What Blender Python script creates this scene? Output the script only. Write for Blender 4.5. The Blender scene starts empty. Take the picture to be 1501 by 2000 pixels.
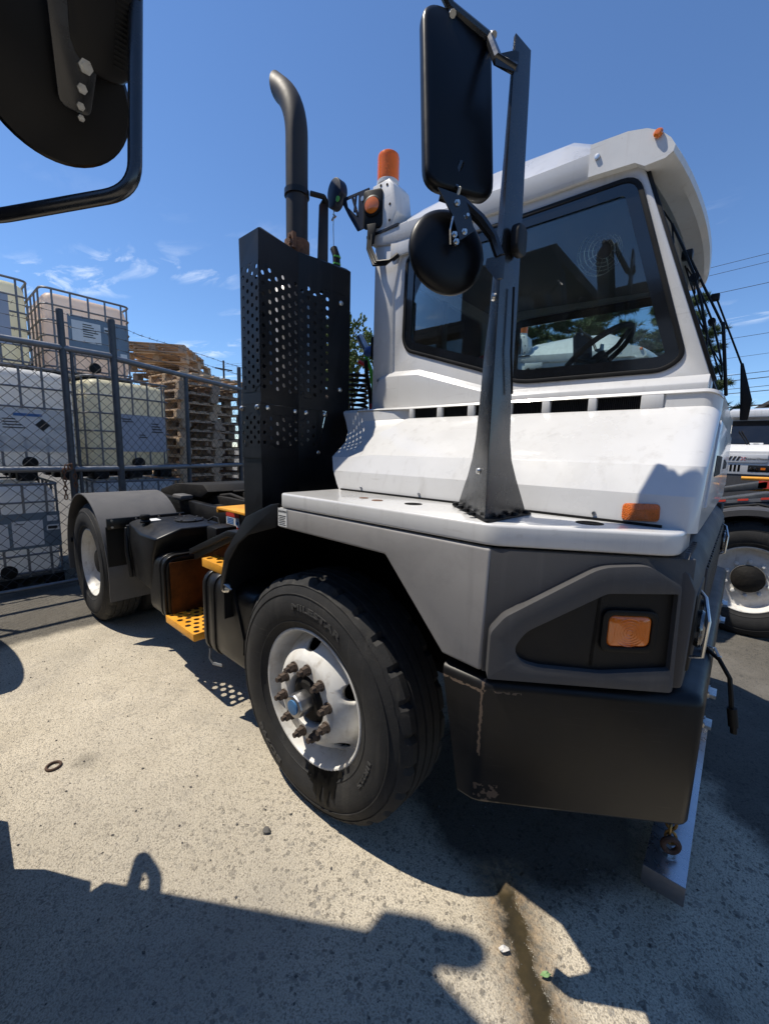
import bpy, bmesh, math, random
from mathutils import Vector, Matrix
R = math.radians
scene = bpy.context.scene
col = scene.collection
rng = random.Random(7)

# ---------------------------------------------------------------- camera
YAW, PITCH, ROLL = R(40.961), R(8.412), R(1.6046)
cam_pos = Vector((1.2572, -1.0020, 1.5449))
def cam_axes():
    f = Vector((-math.sin(YAW), math.cos(YAW), 0)); r = Vector((math.cos(YAW), math.sin(YAW), 0)); u = Vector((0, 0, 1))
    f2 = f*math.cos(PITCH) - u*math.sin(PITCH); u2 = u*math.cos(PITCH) + f*math.sin(PITCH)
    return r*math.cos(ROLL) + u2*math.sin(ROLL), u2*math.cos(ROLL) - r*math.sin(ROLL), f2
ar, au, af = cam_axes()
cd = bpy.data.cameras.new('camera'); cam = bpy.data.objects.new('camera', cd); col.objects.link(cam)
cam.matrix_world = Matrix(((ar.x, au.x, -af.x, cam_pos.x), (ar.y, au.y, -af.y, cam_pos.y), (ar.z, au.z, -af.z, cam_pos.z), (0, 0, 0, 1)))
cd.sensor_fit = 'VERTICAL'; cd.sensor_height = 36; cd.lens = 36*796.92/2000; cd.clip_start = .02; cd.clip_end = 2000
scene.camera = cam

# ---------------------------------------------------------------- sky and sun
SUNK = (0.425, 0.28)                       # shadow offset per metre of height
sun_dir = Vector((-SUNK[0], -SUNK[1], 1)).normalized()
sun_el = math.asin(sun_dir.z)
world = bpy.data.worlds.new('World'); scene.world = world; world.use_nodes = True
wn = world.node_tree; wn.nodes.clear()
def wnode(t, **k):
    n = wn.nodes.new(t)
    for a, b in k.items(): setattr(n, a, b)
    return n
sky = wnode('ShaderNodeTexSky', sky_type='NISHITA', sun_disc=False, sun_elevation=sun_el,
            sun_rotation=math.atan2(sun_dir.x, sun_dir.y), altitude=50, air_density=1.0, dust_density=0, ozone_density=10)
bg = wnode('ShaderNodeBackground'); bg.inputs['Strength'].default_value = .132
wout = wnode('ShaderNodeOutputWorld')
geo = wnode('ShaderNodeTexCoord')
sep = wnode('ShaderNodeSeparateXYZ'); wn.links.new(geo.outputs['Generated'], sep.inputs[0])
def wmath(op, a, b=None, clamp=False):
    n = wnode('ShaderNodeMath', operation=op, use_clamp=clamp)
    for i, v in enumerate((a, b)):
        if v is None: continue
        if hasattr(v, 'is_linked'): wn.links.new(v, n.inputs[i])
        else: n.inputs[i].default_value = v
    return n.outputs[0]
zc = wmath('MAXIMUM', sep.outputs['Z'], .05)
px_ = wmath('DIVIDE', sep.outputs['X'], zc); py_ = wmath('DIVIDE', sep.outputs['Y'], zc)
comb = wnode('ShaderNodeCombineXYZ'); wn.links.new(px_, comb.inputs[0]); wn.links.new(py_, comb.inputs[1])
n1 = wnode('ShaderNodeTexNoise'); n1.inputs['Scale'].default_value = 2.0; n1.inputs['Detail'].default_value = 9; n1.inputs['Roughness'].default_value = .62; n1.inputs['Distortion'].default_value = .6
mp = wnode('ShaderNodeMapping'); mp.inputs['Rotation'].default_value = (0, 0, R(25)); mp.inputs['Scale'].default_value = (1.0, 2.2, 1); mp.inputs['Location'].default_value = (3.1, 1.3, 0)
wn.links.new(comb.outputs[0], mp.inputs[0]); wn.links.new(mp.outputs[0], n1.inputs[0])
n2 = wnode('ShaderNodeTexNoise'); n2.inputs['Scale'].default_value = .8; n2.inputs['Detail'].default_value = 2
mp2 = wnode('ShaderNodeMapping'); mp2.inputs['Location'].default_value = (0.5, -0.3, 0); wn.links.new(comb.outputs[0], mp2.inputs[0]); wn.links.new(mp2.outputs[0], n2.inputs[0])
cl = wmath('MULTIPLY', wmath('SUBTRACT', n1.outputs[0], .51), 6.0, True)
cl2 = wmath('MULTIPLY', wmath('SUBTRACT', n2.outputs[0], .52), 7.0, True)
low = wmath('MULTIPLY', wmath('SUBTRACT', .44, sep.outputs['Z']), 9.0, True)      # thin cirrus thickens towards the horizon
cmask = wmath('MULTIPLY', wmath('MULTIPLY', wmath('MULTIPLY', cl, cl2), low), .75)
mixc = wnode('ShaderNodeMix', data_type='RGBA')
wn.links.new(cmask, mixc.inputs[0]); wn.links.new(sky.outputs[0], mixc.inputs[6]); mixc.inputs[7].default_value = (7.5, 8.0, 8.6, 1)
wn.links.new(mixc.outputs[2], bg.inputs[0]); wn.links.new(bg.outputs[0], wout.inputs[0])
sd = bpy.data.lights.new('sun', 'SUN'); sd.energy = 4.5; sd.angle = R(.53); sd.color = (1, .925, .80)
sun = bpy.data.objects.new('sun', sd); col.objects.link(sun); sun.location = (0, 0, 30)
sun.rotation_euler = sun_dir.to_track_quat('Z', 'Y').to_euler()
vs = scene.view_settings; vs.view_transform = 'Standard'; vs.look = 'None'; vs.exposure = .27; vs.gamma = 1; vs.use_curve_mapping = False

# ---------------------------------------------------------------- materials
MAT = {}
def N(nt, t, **k):
    n = nt.nodes.new(t)
    for a, b in k.items(): setattr(n, a, b)
    return n
def mat(name, c, rough=.5, metal=0, var=.12, scale=6, bump=0, bscale=60, coat=0, spec=.5, dirt=None, dirt_amt=.4, dscale=3, detail=5):
    m = bpy.data.materials.new(name); m.use_nodes = True; nt = m.node_tree; b = nt.nodes['Principled BSDF']
    tc = N(nt, 'ShaderNodeTexCoord')
    no = N(nt, 'ShaderNodeTexNoise'); no.inputs['Scale'].default_value = scale; no.inputs['Detail'].default_value = detail; no.inputs['Roughness'].default_value = .65
    nt.links.new(tc.outputs['Object'], no.inputs['Vector'])
    cr = N(nt, 'ShaderNodeMapRange'); cr.inputs[1].default_value = .3; cr.inputs[2].default_value = .7; cr.inputs[3].default_value = 1-var; cr.inputs[4].default_value = 1+var
    nt.links.new(no.outputs[0], cr.inputs[0])
    mx = N(nt, 'ShaderNodeMix', data_type='RGBA', blend_type='MULTIPLY'); mx.inputs[0].default_value = 1
    mx.inputs[6].default_value = (*c, 1); nt.links.new(cr.outputs[0], mx.inputs[7])
    last = mx.outputs[2]
    if dirt:
        n3 = N(nt, 'ShaderNodeTexNoise'); n3.inputs['Scale'].default_value = dscale; n3.inputs['Detail'].default_value = 8; n3.inputs['Roughness'].default_value = .75
        nt.links.new(tc.outputs['Object'], n3.inputs['Vector'])
        m3 = N(nt, 'ShaderNodeMapRange'); m3.inputs[1].default_value = .48; m3.inputs[2].default_value = .75; m3.inputs[3].default_value = 0; m3.inputs[4].default_value = dirt_amt
        nt.links.new(n3.outputs[0], m3.inputs[0])
        md = N(nt, 'ShaderNodeMix', data_type='RGBA'); nt.links.new(m3.outputs[0], md.inputs[0]); nt.links.new(last, md.inputs[6]); md.inputs[7].default_value = (*dirt, 1)
        last = md.outputs[2]
    nt.links.new(last, b.inputs['Base Color'])
    rr = N(nt, 'ShaderNodeMapRange'); rr.inputs[1].default_value = .3; rr.inputs[2].default_value = .7; rr.inputs[3].default_value = max(.02, rough-.07); rr.inputs[4].default_value = min(1, rough+.1)
    nt.links.new(no.outputs[0], rr.inputs[0]); nt.links.new(rr.outputs[0], b.inputs['Roughness'])
    b.inputs['Metallic'].default_value = metal; b.inputs['Coat Weight'].default_value = coat; b.inputs['Specular IOR Level'].default_value = spec
    b.inputs['Coat Roughness'].default_value = .06
    if bump:
        n4 = N(nt, 'ShaderNodeTexNoise'); n4.inputs['Scale'].default_value = bscale; n4.inputs['Detail'].default_value = 4
        nt.links.new(tc.outputs['Object'], n4.inputs['Vector'])
        bp = N(nt, 'ShaderNodeBump'); bp.inputs['Strength'].default_value = bump; bp.inputs['Distance'].default_value = .01
        nt.links.new(n4.outputs[0], bp.inputs['Height']); nt.links.new(bp.outputs[0], b.inputs['Normal'])
    MAT[name] = m
    return m
mat('white_paint', (.625, .622, .612), .30, var=.03, scale=3, coat=.5, dirt=(.42, .40, .36), dirt_amt=.22, dscale=4)
mat('white_dull', (.72, .72, .70), .45, var=.06, dirt=(.35, .32, .28), dirt_amt=.35)
mat('visor_white', (.66, .66, .645), .36, var=.04, coat=.3, dirt=(.50, .44, .37), dirt_amt=.25, dscale=8)  # white with faint beige mottling all over the visor
mat('grey_panel', (.30, .288, .278), .52, var=.05, scale=4, bump=.05, bscale=300, dirt=(.10, .10, .10), dirt_amt=.4)
mat('grey_bezel', (.070, .069, .071), .55, var=.06, spec=.3, bump=.08, bscale=400)
mat('black_plastic', (.010, .010, .0105), .45, var=.15, bump=.1, bscale=300, spec=.25)
mat('black_paint', (.006, .006, .0065), .36, var=.25, spec=.35, dirt=(.03, .028, .026), dirt_amt=.4, dscale=6)
mat('shield_black', (.0055, .006, .0075), .40, var=.2, spec=.32, dirt=(.02, .021, .024), dirt_amt=.5, dscale=3)
mat('post_black', (.012, .013, .015), .24, var=.3, scale=14, spec=.8, dirt=(.04, .04, .04), dirt_amt=.2, dscale=12)
mat('mirror_black', (.0035, .0035, .0042), .34, var=.2, spec=.28)
mat('dark', (.004, .004, .004), .8, var=.3, spec=.15)
mat('undercarriage', (.011, .010, .009), .7, var=.4, bump=.4, bscale=30, spec=.25, dirt=(.04, .032, .024), dirt_amt=.45)
mat('tyre', (.026, .026, .0265), .74, var=.25, scale=9, bump=.15, bscale=180, spec=.3, dirt=(.06, .056, .05), dirt_amt=.5, dscale=6)
mat('tyre_letter', (.05, .05, .05), .55, var=.1, spec=.4)
mat('rim_white', (.66, .65, .62), .38, var=.06, scale=8, dirt=(.36, .30, .22), dirt_amt=.5, dscale=9)
mat('steel', (.42, .42, .43), .35, metal=1, var=.2, scale=20)
mat('zinc', (.62, .62, .60), .3, metal=1, var=.15, scale=30)
mat('galv', (.22, .23, .245), .5, metal=.6, var=.2, scale=15, dirt=(.16, .15, .14), dirt_amt=.4)
mat('galv_dark', (.10, .105, .11), .55, metal=.6, var=.25, scale=15, dirt=(.10, .09, .08), dirt_amt=.5)
mat('rust_nut', (.085, .062, .048), .75, metal=.25, var=.35, scale=60, bump=.4, bscale=200)
mat('rust', (.16, .075, .04), .85, var=.4, scale=40, bump=.4, bscale=150)
mat('exhaust', (.034, .029, .026), .55, metal=.3, var=.35, scale=7, dirt=(.07, .045, .03), dirt_amt=.4)
mat('muffler', (.35, .34, .33), .45, metal=.8, var=.25)
mat('orange_paint', (.80, .36, .03), .42, var=.1, dirt=(.16, .08, .02), dirt_amt=.45, dscale=14)
mat('amber', (.74, .17, .010), .16, var=.05, scale=30, coat=.8)
mat('reflector_amber', (.80, .17, .012), .3, var=.15, scale=120, coat=.6, bump=.8, bscale=420)
mat('beacon', (1.0, .20, .008), .2, var=.05, scale=12, coat=.5)
mat('arm_blue', (.010, .016, .034), .4, var=.2, spec=.3)
mat('alu', (.62, .63, .65), .28, metal=.9, var=.08, scale=20, dirt=(.3, .3, .3), dirt_amt=.3)
mat('rubber', (.006, .006, .006), .5, var=.2, spec=.25)
mat('brass_chain', (.34, .22, .08), .42, metal=.8, var=.35, scale=60)
mat('rusty_washer', (.09, .055, .04), .8, metal=.3, var=.3, scale=80)
mat('green_hose', (.10, .42, .05), .4, var=.1)
mat('red_paint', (.55, .03, .03), .4, var=.1)
mat('blue_plastic', (.04, .10, .32), .4, var=.1)
mat('blue_cap', (.045, .15, .32), .45, var=.25, scale=40)
mat('mesh_wire_backlit', (.05, .052, .055), .55, metal=.4, var=.2)  # wire colour darkened to stand in for backlighting
mat('oil', (.0015, .0015, .0015), .45, var=.2, spec=.2)
mat('blocker_cladding', (.075, .07, .066), .7, var=.12, scale=2, bump=.1, bscale=20)
mat('label_white', (.75, .75, .73), .5, var=.05, scale=12)
mat('label_black', (.02, .02, .02), .6)
mat('label_red', (.62, .05, .03), .5, var=.1)
mat('label_pale', (.42,.44,.50), .5, var=.06, scale=3)
mat('label_steel', (.17,.23,.29), .45, var=.12, scale=4)
mat('label_slate', (.14, .19, .23), .5, var=.1)
mat('label_blue', (.05, .16, .40), .5)
mat('tote_white', (.93, .93, .90), .45, var=.06, scale=2)
mat('tote_grey', (.70, .73, .75), .45, var=.08, scale=2)  # white of the ground-row totes with their shade painted in; also a sign plate
mat('tote_yellow', (.93, .85, .52), .45, var=.08, scale=2)
mat('tote_yellow_pale', (.94, .86, .55), .45, var=.06, scale=2)
mat('tote_peach', (.92, .68, .50), .45, var=.08, scale=2)
mat('wood_a', (.60, .44, .29), .85, var=.35, scale=9, bump=.4, bscale=60, dirt=(.14, .09, .06), dirt_amt=.6)
mat('wood_b', (.46, .35, .25), .9, var=.35, scale=9, bump=.4, bscale=60, dirt=(.08, .06, .045), dirt_amt=.6)
mat('seat_black', (.02, .02, .022), .7, var=.2)
mat('headliner', (.11, .12, .13), .9, var=.1)
mat('interior_grey', (.15, .155, .16), .8, var=.1)
mat('bark', (.075, .055, .04), .95, var=.4, scale=12, bump=.8, bscale=25)
mat('needles', (.055, .095, .032), .7, var=.35, scale=.9)
mat('needles_b', (.085, .105, .035), .7, var=.35, scale=.9)
mat('leaf_young', (.12, .16, .04), .7, var=.4, scale=2)
mat('wire', (.02, .02, .022), .7)
mat('building_wall', (.50, .43, .34), .85, var=.08)
mat('roof_dark', (.10, .09, .085), .9, var=.2)
mat('pebble', (.10, .095, .09), .85, var=.4, scale=30)
mat('leaf_green', (.20, .34, .14), .6, var=.2)
mat('foil', (.6, .58, .55), .4, var=.2, scale=60)
def glass(name, tint, f0=.06, rough=.0):
    m = bpy.data.materials.new(name); m.use_nodes = True; nt = m.node_tree; nt.nodes.clear()
    o = N(nt, 'ShaderNodeOutputMaterial'); t = N(nt, 'ShaderNodeBsdfTransparent'); t.inputs[0].default_value = (*tint, 1)
    g = N(nt, 'ShaderNodeBsdfGlossy'); g.inputs['Roughness'].default_value = rough
    fr = N(nt, 'ShaderNodeFresnel'); fr.inputs[0].default_value = 1.5
    ad = N(nt, 'ShaderNodeMath', operation='ADD', use_clamp=True); ad.inputs[1].default_value = f0; nt.links.new(fr.outputs[0], ad.inputs[0])
    df = N(nt, 'ShaderNodeBsdfDiffuse'); df.inputs[0].default_value = (.5, .48, .44, 1); tc = N(nt, 'ShaderNodeTexCoord'); dn = N(nt, 'ShaderNodeTexNoise'); dn.inputs['Scale'].default_value = 9; dn.inputs['Detail'].default_value = 8; nt.links.new(tc.outputs['Object'], dn.inputs['Vector'])
    dr_ = N(nt, 'ShaderNodeMapRange'); dr_.inputs[1].default_value = .45; dr_.inputs[2].default_value = .8; dr_.inputs[3].default_value = .006; dr_.inputs[4].default_value = .03; nt.links.new(dn.outputs[0], dr_.inputs[0])
    dm = N(nt, 'ShaderNodeMixShader'); nt.links.new(dr_.outputs[0], dm.inputs[0]); nt.links.new(t.outputs[0], dm.inputs[1]); nt.links.new(df.outputs[0], dm.inputs[2])
    mx = N(nt, 'ShaderNodeMixShader'); nt.links.new(ad.outputs[0], mx.inputs[0]); nt.links.new(dm.outputs[0], mx.inputs[1]); nt.links.new(g.outputs[0], mx.inputs[2])
    nt.links.new(mx.outputs[0], o.inputs[0]); MAT[name] = m
def grime(name, colr, amt):
    """rain streaks and faint scuffs over a paint"""
    m = MAT[name]; nt = m.node_tree; b = nt.nodes['Principled BSDF']; src = b.inputs['Base Color'].links[0].from_socket
    tc = N(nt, 'ShaderNodeTexCoord'); last = src
    for sc, lo, hi, a in (((26,26,1.6), .56, .74, amt), ((5,40,60), .64, .70, amt*.8), ((60,60,60), .70, .74, amt*1.1)):
        mp_ = N(nt, 'ShaderNodeMapping'); mp_.inputs['Scale'].default_value = sc; nt.links.new(tc.outputs['Object'], mp_.inputs[0])
        n_ = N(nt, 'ShaderNodeTexNoise'); n_.inputs['Scale'].default_value = 1; n_.inputs['Detail'].default_value = 5; n_.inputs['Roughness'].default_value = .6; nt.links.new(mp_.outputs[0], n_.inputs['Vector'])
        r_ = N(nt, 'ShaderNodeMapRange'); r_.inputs[1].default_value = lo; r_.inputs[2].default_value = hi; r_.inputs[3].default_value = 0; r_.inputs[4].default_value = a; nt.links.new(n_.outputs[0], r_.inputs[0])
        x_ = N(nt, 'ShaderNodeMix', data_type='RGBA'); nt.links.new(r_.outputs[0], x_.inputs[0]); nt.links.new(last, x_.inputs[6]); x_.inputs[7].default_value = (*colr, 1); last = x_.outputs[2]
    nt.links.new(last, b.inputs['Base Color'])
grime('white_paint', (.33,.31,.28), .30); grime('visor_white', (.38,.32,.26), .3); grime('grey_panel', (.17,.165,.16), .35); grime('grey_bezel', (.11,.108,.105), .35); grime('shield_black', (.025,.025,.026), .5); grime('rim_white', (.30,.25,.19), .5); grime('tyre', (.075,.07,.062), .5)
glass('glass', (.86, .925, .92), .02)
glass('lens_clear', (.85, .87, .88), .15)
def translucent(name, amt=.5):
    m = MAT[name]; nt = m.node_tree; b = nt.nodes['Principled BSDF']; o = [n for n in nt.nodes if n.type == 'OUTPUT_MATERIAL'][0]
    t = N(nt, 'ShaderNodeBsdfTranslucent'); nt.links.new(b.inputs['Base Color'].links[0].from_socket, t.inputs[0])
    g_ = N(nt, 'ShaderNodeMix', data_type='RGBA', blend_type='MIX'); g_.inputs[0].default_value = .85; nt.links.new(b.inputs['Base Color'].links[0].from_socket, g_.inputs[6]); g_.inputs[7].default_value = (1, 1, 1, 1); nt.links.new(g_.outputs[2], t.inputs[0])
    mx = N(nt, 'ShaderNodeMixShader'); mx.inputs[0].default_value = amt; nt.links.new(b.outputs[0], mx.inputs[1]); nt.links.new(t.outputs[0], mx.inputs[2])
    tr = N(nt, 'ShaderNodeBsdfTransparent'); nt.links.new(g_.outputs[2], tr.inputs[0]); m2 = N(nt, 'ShaderNodeMixShader'); m2.inputs[0].default_value = .06; nt.links.new(mx.outputs[0], m2.inputs[1]); nt.links.new(tr.outputs[0], m2.inputs[2]); nt.links.new(m2.outputs[0], o.inputs[0])
for nm_ in ('tote_white','tote_grey','tote_yellow','tote_yellow_pale','tote_peach'): translucent(nm_)
def beacon_mat():
    m = MAT['beacon']; b = m.node_tree.nodes['Principled BSDF']
    b.inputs['Transmission Weight'].default_value = .25; b.inputs['IOR'].default_value = 1.3
beacon_mat()

# ---------------------------------------------------------------- mesh tools
class MB:
    def __init__(s): s.v = []; s.f = []; s.m = []; s.mi = 0
    def add(s, vs_, fs):
        o = len(s.v); s.v += [tuple(p) for p in vs_]; s.f += [tuple(i+o for i in f) for f in fs]; s.m += [s.mi]*len(fs); return s
    def box(s, a, b, M=None):
        x0, y0, z0 = a; x1, y1, z1 = b
        p = [Vector(q) for q in ((x0,y0,z0),(x1,y0,z0),(x1,y1,z0),(x0,y1,z0),(x0,y0,z1),(x1,y0,z1),(x1,y1,z1),(x0,y1,z1))]
        if M: p = [M @ q for q in p]
        return s.add(p, [(0,3,2,1),(4,5,6,7),(0,1,5,4),(1,2,6,5),(2,3,7,6),(3,0,4,7)])
    def prism(s, pts, vec):
        pts = [Vector(p) for p in pts]; vec = Vector(vec); n = len(pts)
        return s.add(pts+[p+vec for p in pts], [tuple(range(n))[::-1], tuple(range(n, 2*n))]+[(i, (i+1) % n, n+(i+1) % n, n+i) for i in range(n)])
    def loft(s, secs, closed=True, caps=True):
        n = len(secs[0]); vs_ = [p for sc in secs for p in sc]; fs = []
        for k in range(len(secs)-1):
            for i in range(n if closed else n-1):
                j = (i+1) % n; fs.append((k*n+i, k*n+j, (k+1)*n+j, (k+1)*n+i))
        if caps:
            fs.append(tuple(range(n))[::-1]); fs.append(tuple(range((len(secs)-1)*n, len(secs)*n)))
        return s.add(vs_, fs)
    def tube(s, path, r, n=8, closed=False, caps=True):
        path = [Vector(p) for p in path]; L = len(path); secs = []
        t0 = (path[1]-path[0]).normalized(); up = Vector((0, 0, 1)) if abs(t0.z) < .9 else Vector((1, 0, 0))
        a = t0.cross(up).normalized()
        for i, p in enumerate(path):
            if closed: t = (path[(i+1) % L]-path[i-1]).normalized()
            else: t = (path[min(i+1, L-1)]-path[max(i-1, 0)]).normalized()
            a = (a-t*a.dot(t)).normalized(); b = t.cross(a)
            rr = r[i] if isinstance(r, (list, tuple)) else r
            secs.append([p+(a*math.cos(2*math.pi*k/n)+b*math.sin(2*math.pi*k/n))*rr for k in range(n)])
        if closed: secs.append(secs[0]); caps = False
        return s.loft(secs, True, caps)
    def lathe(s, prof, o=(0,0,0), axis=(0,0,1), n=32, caps=False, rfun=None):
        o = Vector(o); ax = Vector(axis).normalized(); up = Vector((0,0,1)) if abs(ax.z) < .9 else Vector((1,0,0))
        a = up.cross(ax).normalized(); b = ax.cross(a); secs = []
        for j, (r, h) in enumerate(prof):
            secs.append([o+ax*h+(a*math.cos(2*math.pi*k/n)+b*math.sin(2*math.pi*k/n))*(rfun(j, k, r) if rfun else r) for k in range(n)])
        return s.loft(secs, True, caps)
    def cyl(s, p, q, r, n=16, r2=None):
        p = Vector(p); q = Vector(q); ax = q-p; L = ax.length
        return s.lathe([(r, 0), (r2 if r2 is not None else r, L)], p, ax, n, True)
    def build(s, name, m, parent=None, bevel=0, seg=2, smooth=True, solid=0, ang=38, loc=None, limit=30, kind=None, label=None):
        me = bpy.data.meshes.new(name); me.from_pydata(s.v, [], s.f)
        ms = m if isinstance(m, (list, tuple)) else [m]
        for q in ms: me.materials.append(MAT[q] if isinstance(q, str) else q)
        if len(ms) > 1: me.polygons.foreach_set('material_index', s.m)
        bm = bmesh.new(); bm.from_mesh(me)
        bmesh.ops.remove_doubles(bm, verts=bm.verts, dist=1e-5)
        bmesh.ops.recalc_face_normals(bm, faces=bm.faces)
        if bevel:
            es = [e for e in bm.edges if len(e.link_faces) == 2 and e.calc_face_angle(0) > R(limit)]
            bmesh.ops.bevel(bm, geom=es, offset=bevel, segments=seg, profile=.5, affect='EDGES', clamp_overlap=True)
        if smooth:
            for f in bm.faces: f.smooth = True
            for e in bm.edges:
                if len(e.link_faces) != 2 or e.calc_face_angle(0) > R(ang): e.smooth = False
        bm.to_mesh(me); bm.free()
        o = bpy.data.objects.new(name, me); col.objects.link(o)
        if parent is not None: o.parent = parent
        if loc: o.location = loc
        if solid:
            md = o.modifiers.new('solid', 'SOLIDIFY'); md.thickness = solid; md.offset = 0
        if kind: o['kind'] = kind
        if label: o['label'] = label
        return o
def tag(o, label=None, cat=None, group=None, kind=None):
    if label: o['label'] = label
    if cat: o['category'] = cat
    if group: o['group'] = group
    if kind: o['kind'] = kind
    return o
def thing(name, label, cat, loc=(0,0,0), rz=0, group=None):
    o = bpy.data.objects.new(name, None); col.objects.link(o); o.empty_display_size = .1
    o.location = loc; o.rotation_euler = (0, 0, rz); return tag(o, label, cat, group)
def copy_tree(o, parent=None):
    c = o.copy(); col.objects.link(c); c.parent = parent
    for ch in list(o.children): copy_tree(ch, c)
    return c
def round_poly(pts, r, n=5, closed=True):
    out = []; L = len(pts)
    for i, p in enumerate(pts):
        p = Vector(p); rr = r[i] if isinstance(r, (list, tuple)) else r
        if (not closed and i in (0, L-1)) or rr <= 0: out.append(p); continue
        a = Vector(pts[i-1])-p; b = Vector(pts[(i+1) % L])-p
        d = min(rr, a.length*.48, b.length*.48); A = p+a.normalized()*d; B = p+b.normalized()*d
        for k in range(n+1):
            t = k/n; out.append(A*(1-t)**2+p*2*t*(1-t)+B*t*t)
    return out
def ring_plate(mb, outer, inner, vec):
    """plate with a hole: outer / inner 3D loops, extruded by vec"""
    bm = bmesh.new(); vec = Vector(vec)
    es = []
    for lp in (outer, inner):
        vv = [bm.verts.new(Vector(p)) for p in lp]
        es += [bm.edges.new((vv[i], vv[(i+1) % len(vv)])) for i in range(len(vv))]
    res = bmesh.ops.triangle_fill(bm, use_beauty=True, use_dissolve=False, edges=es)
    bm.verts.index_update()
    vs_ = [v.co.copy() for v in bm.verts]; n = len(vs_); fs = [tuple(v.index for v in f.verts) for f in bm.faces]
    no, ni = len(outer), len(inner)
    faces = fs+[tuple(i+n for i in f[::-1]) for f in fs]
    faces += [(i, (i+1) % no, n+(i+1) % no, n+i) for i in range(no)]
    faces += [(no+i, no+(i+1) % ni, n+no+(i+1) % ni, n+no+i) for i in range(ni)]
    bm.free(); mb.add(vs_+[v+vec for v in vs_], faces); return mb
def offset_loop(pts, d, nrm):
    """offset a planar closed 3D loop inwards by d (nrm = plane normal); sign fixed by shrinking"""
    nrm = Vector(nrm); P = [Vector(p) for p in pts]; c = sum(P, Vector())/len(P); out = []; L = len(P)
    for i, p in enumerate(P):
        a = (p-P[i-1]); b = (P[(i+1) % L]-p)
        if a.length < 1e-9: a = b
        if b.length < 1e-9: b = a
        a.normalize(); b.normalize()
        na = nrm.cross(a); nb = nrm.cross(b); m = (na+nb)
        if m.length < 1e-6: m = na
        m.normalize(); k = max(.35, m.dot(na)); out.append(p+m*(d/k))
    def area(q): return abs(sum(((q[i]-c).cross(q[(i+1) % L]-c)).dot(nrm) for i in range(L)))
    if area(out) > area(P): out = [p*2-q for p, q in zip(P, out)]
    return out
def perforated(mb, o, du, dv, w, h, cu, cv, rad, nseg=10, skip=None):
    """sheet w x h in directions du, dv with staggered round holes"""
    o = Vector(o); du = Vector(du).normalized(); dv = Vector(dv).normalized()
    nu = max(1, round(w/cu)); cu = w/nu; nv = max(1, int(h/cv)); cv = h/(nv+.5)
    for i in range(nu):
        ph = .5*cv*(i % 2)
        u0 = i*cu
        if ph > 0: mb.add([o+du*u0, o+du*(u0+cu), o+du*(u0+cu)+dv*ph, o+du*u0+dv*ph], [(0,1,2,3)])
        else:
            t = nv*cv; mb.add([o+du*u0+dv*t, o+du*(u0+cu)+dv*t, o+du*(u0+cu)+dv*h, o+du*u0+dv*h], [(0,1,2,3)])
        for j in range(nv):
            v0 = ph+j*cv
            if skip and skip(u0+cu/2, v0+cv/2):
                mb.add([o+du*u0+dv*v0, o+du*(u0+cu)+dv*v0, o+du*(u0+cu)+dv*(v0+cv), o+du*u0+dv*(v0+cv)], [(0,1,2,3)]); continue
            c = o+du*(u0+cu/2)+dv*(v0+cv/2); ring = []; outer = []
            for k in range(nseg):
                a = 2*math.pi*k/nseg; x, y = math.cos(a), math.sin(a)
                ring.append(c+du*rad*x+dv*rad*y); q = max(abs(x)/(cu/2), abs(y)/(cv/2))
                outer.append(c+du*x/q+dv*y/q)
            corners = []
            base = len(mb.v); mb.v += [tuple(p) for p in ring+outer]
            for k in range(nseg):
                k2 = (k+1) % nseg; mb.f.append((base+k, base+k2, base+nseg+k2, base+nseg+k)); mb.m.append(mb.mi)
            for sx, sy in ((1,1),(-1,1),(-1,-1),(1,-1)):
                ang = math.atan2(sy*cv/2, sx*cu/2) % (2*math.pi); k = int(ang/(2*math.pi)*nseg) % nseg; k2 = (k+1) % nseg
                base2 = len(mb.v); mb.v.append(tuple(c+du*sx*cu/2+dv*sy*cv/2)); mb.f.append((base+nseg+k, base+nseg+k2, base2)); mb.m.append(mb.mi)
def text_geo(s, size=1.0, depth=0.0, bold=0.0):
    cu = bpy.data.curves.new('t', 'FONT'); cu.body = s; cu.size = size; cu.align_x = 'CENTER'; cu.align_y = 'CENTER'; cu.extrude = depth; cu.offset = bold; cu.resolution_u = 2
    ob = bpy.data.objects.new('t', cu); col.objects.link(ob)
    dg = bpy.context.evaluated_depsgraph_get(); me = bpy.data.meshes.new_from_object(ob.evaluated_get(dg))
    vs_ = [v.co.copy() for v in me.vertices]; fs = [tuple(p.vertices) for p in me.polygons]
    bpy.data.objects.remove(ob); bpy.data.curves.remove(cu); bpy.data.meshes.remove(me); return vs_, fs
def text_on(name, s, size, o, du, dv, m, parent, bold=0, depth=.0008):
    vs_, fs = text_geo(s, size, depth, bold); o = Vector(o); du = Vector(du).normalized(); dv = Vector(dv).normalized(); dn = du.cross(dv)
    mb = MB(); mb.add([o+du*v.x+dv*v.y+dn*v.z for v in vs_], fs); return mb.build(name, m, parent, smooth=False)
def baked_bool(o, cutters):
    for c in cutters:
        md = o.modifiers.new('b', 'BOOLEAN'); md.object = c; md.operation = 'DIFFERENCE'; md.solver = 'EXACT'
    dg = bpy.context.evaluated_depsgraph_get(); me = bpy.data.meshes.new_from_object(o.evaluated_get(dg))
    o.modifiers.clear(); old = o.data; nm = old.name; o.data = me; bpy.data.meshes.remove(old); me.name = nm
    for c in cutters:
        cm = c.data; bpy.data.objects.remove(c); bpy.data.meshes.remove(cm)
def hexnut(mb, c, ax, r, h, stud=0, sr=None):
    c = Vector(c); ax = Vector(ax).normalized()
    mb.cyl(c, c+ax*h, r, 6)
    if stud: mb.cyl(c+ax*h*.8, c+ax*(h+stud), sr or r*.5, 8)
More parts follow.
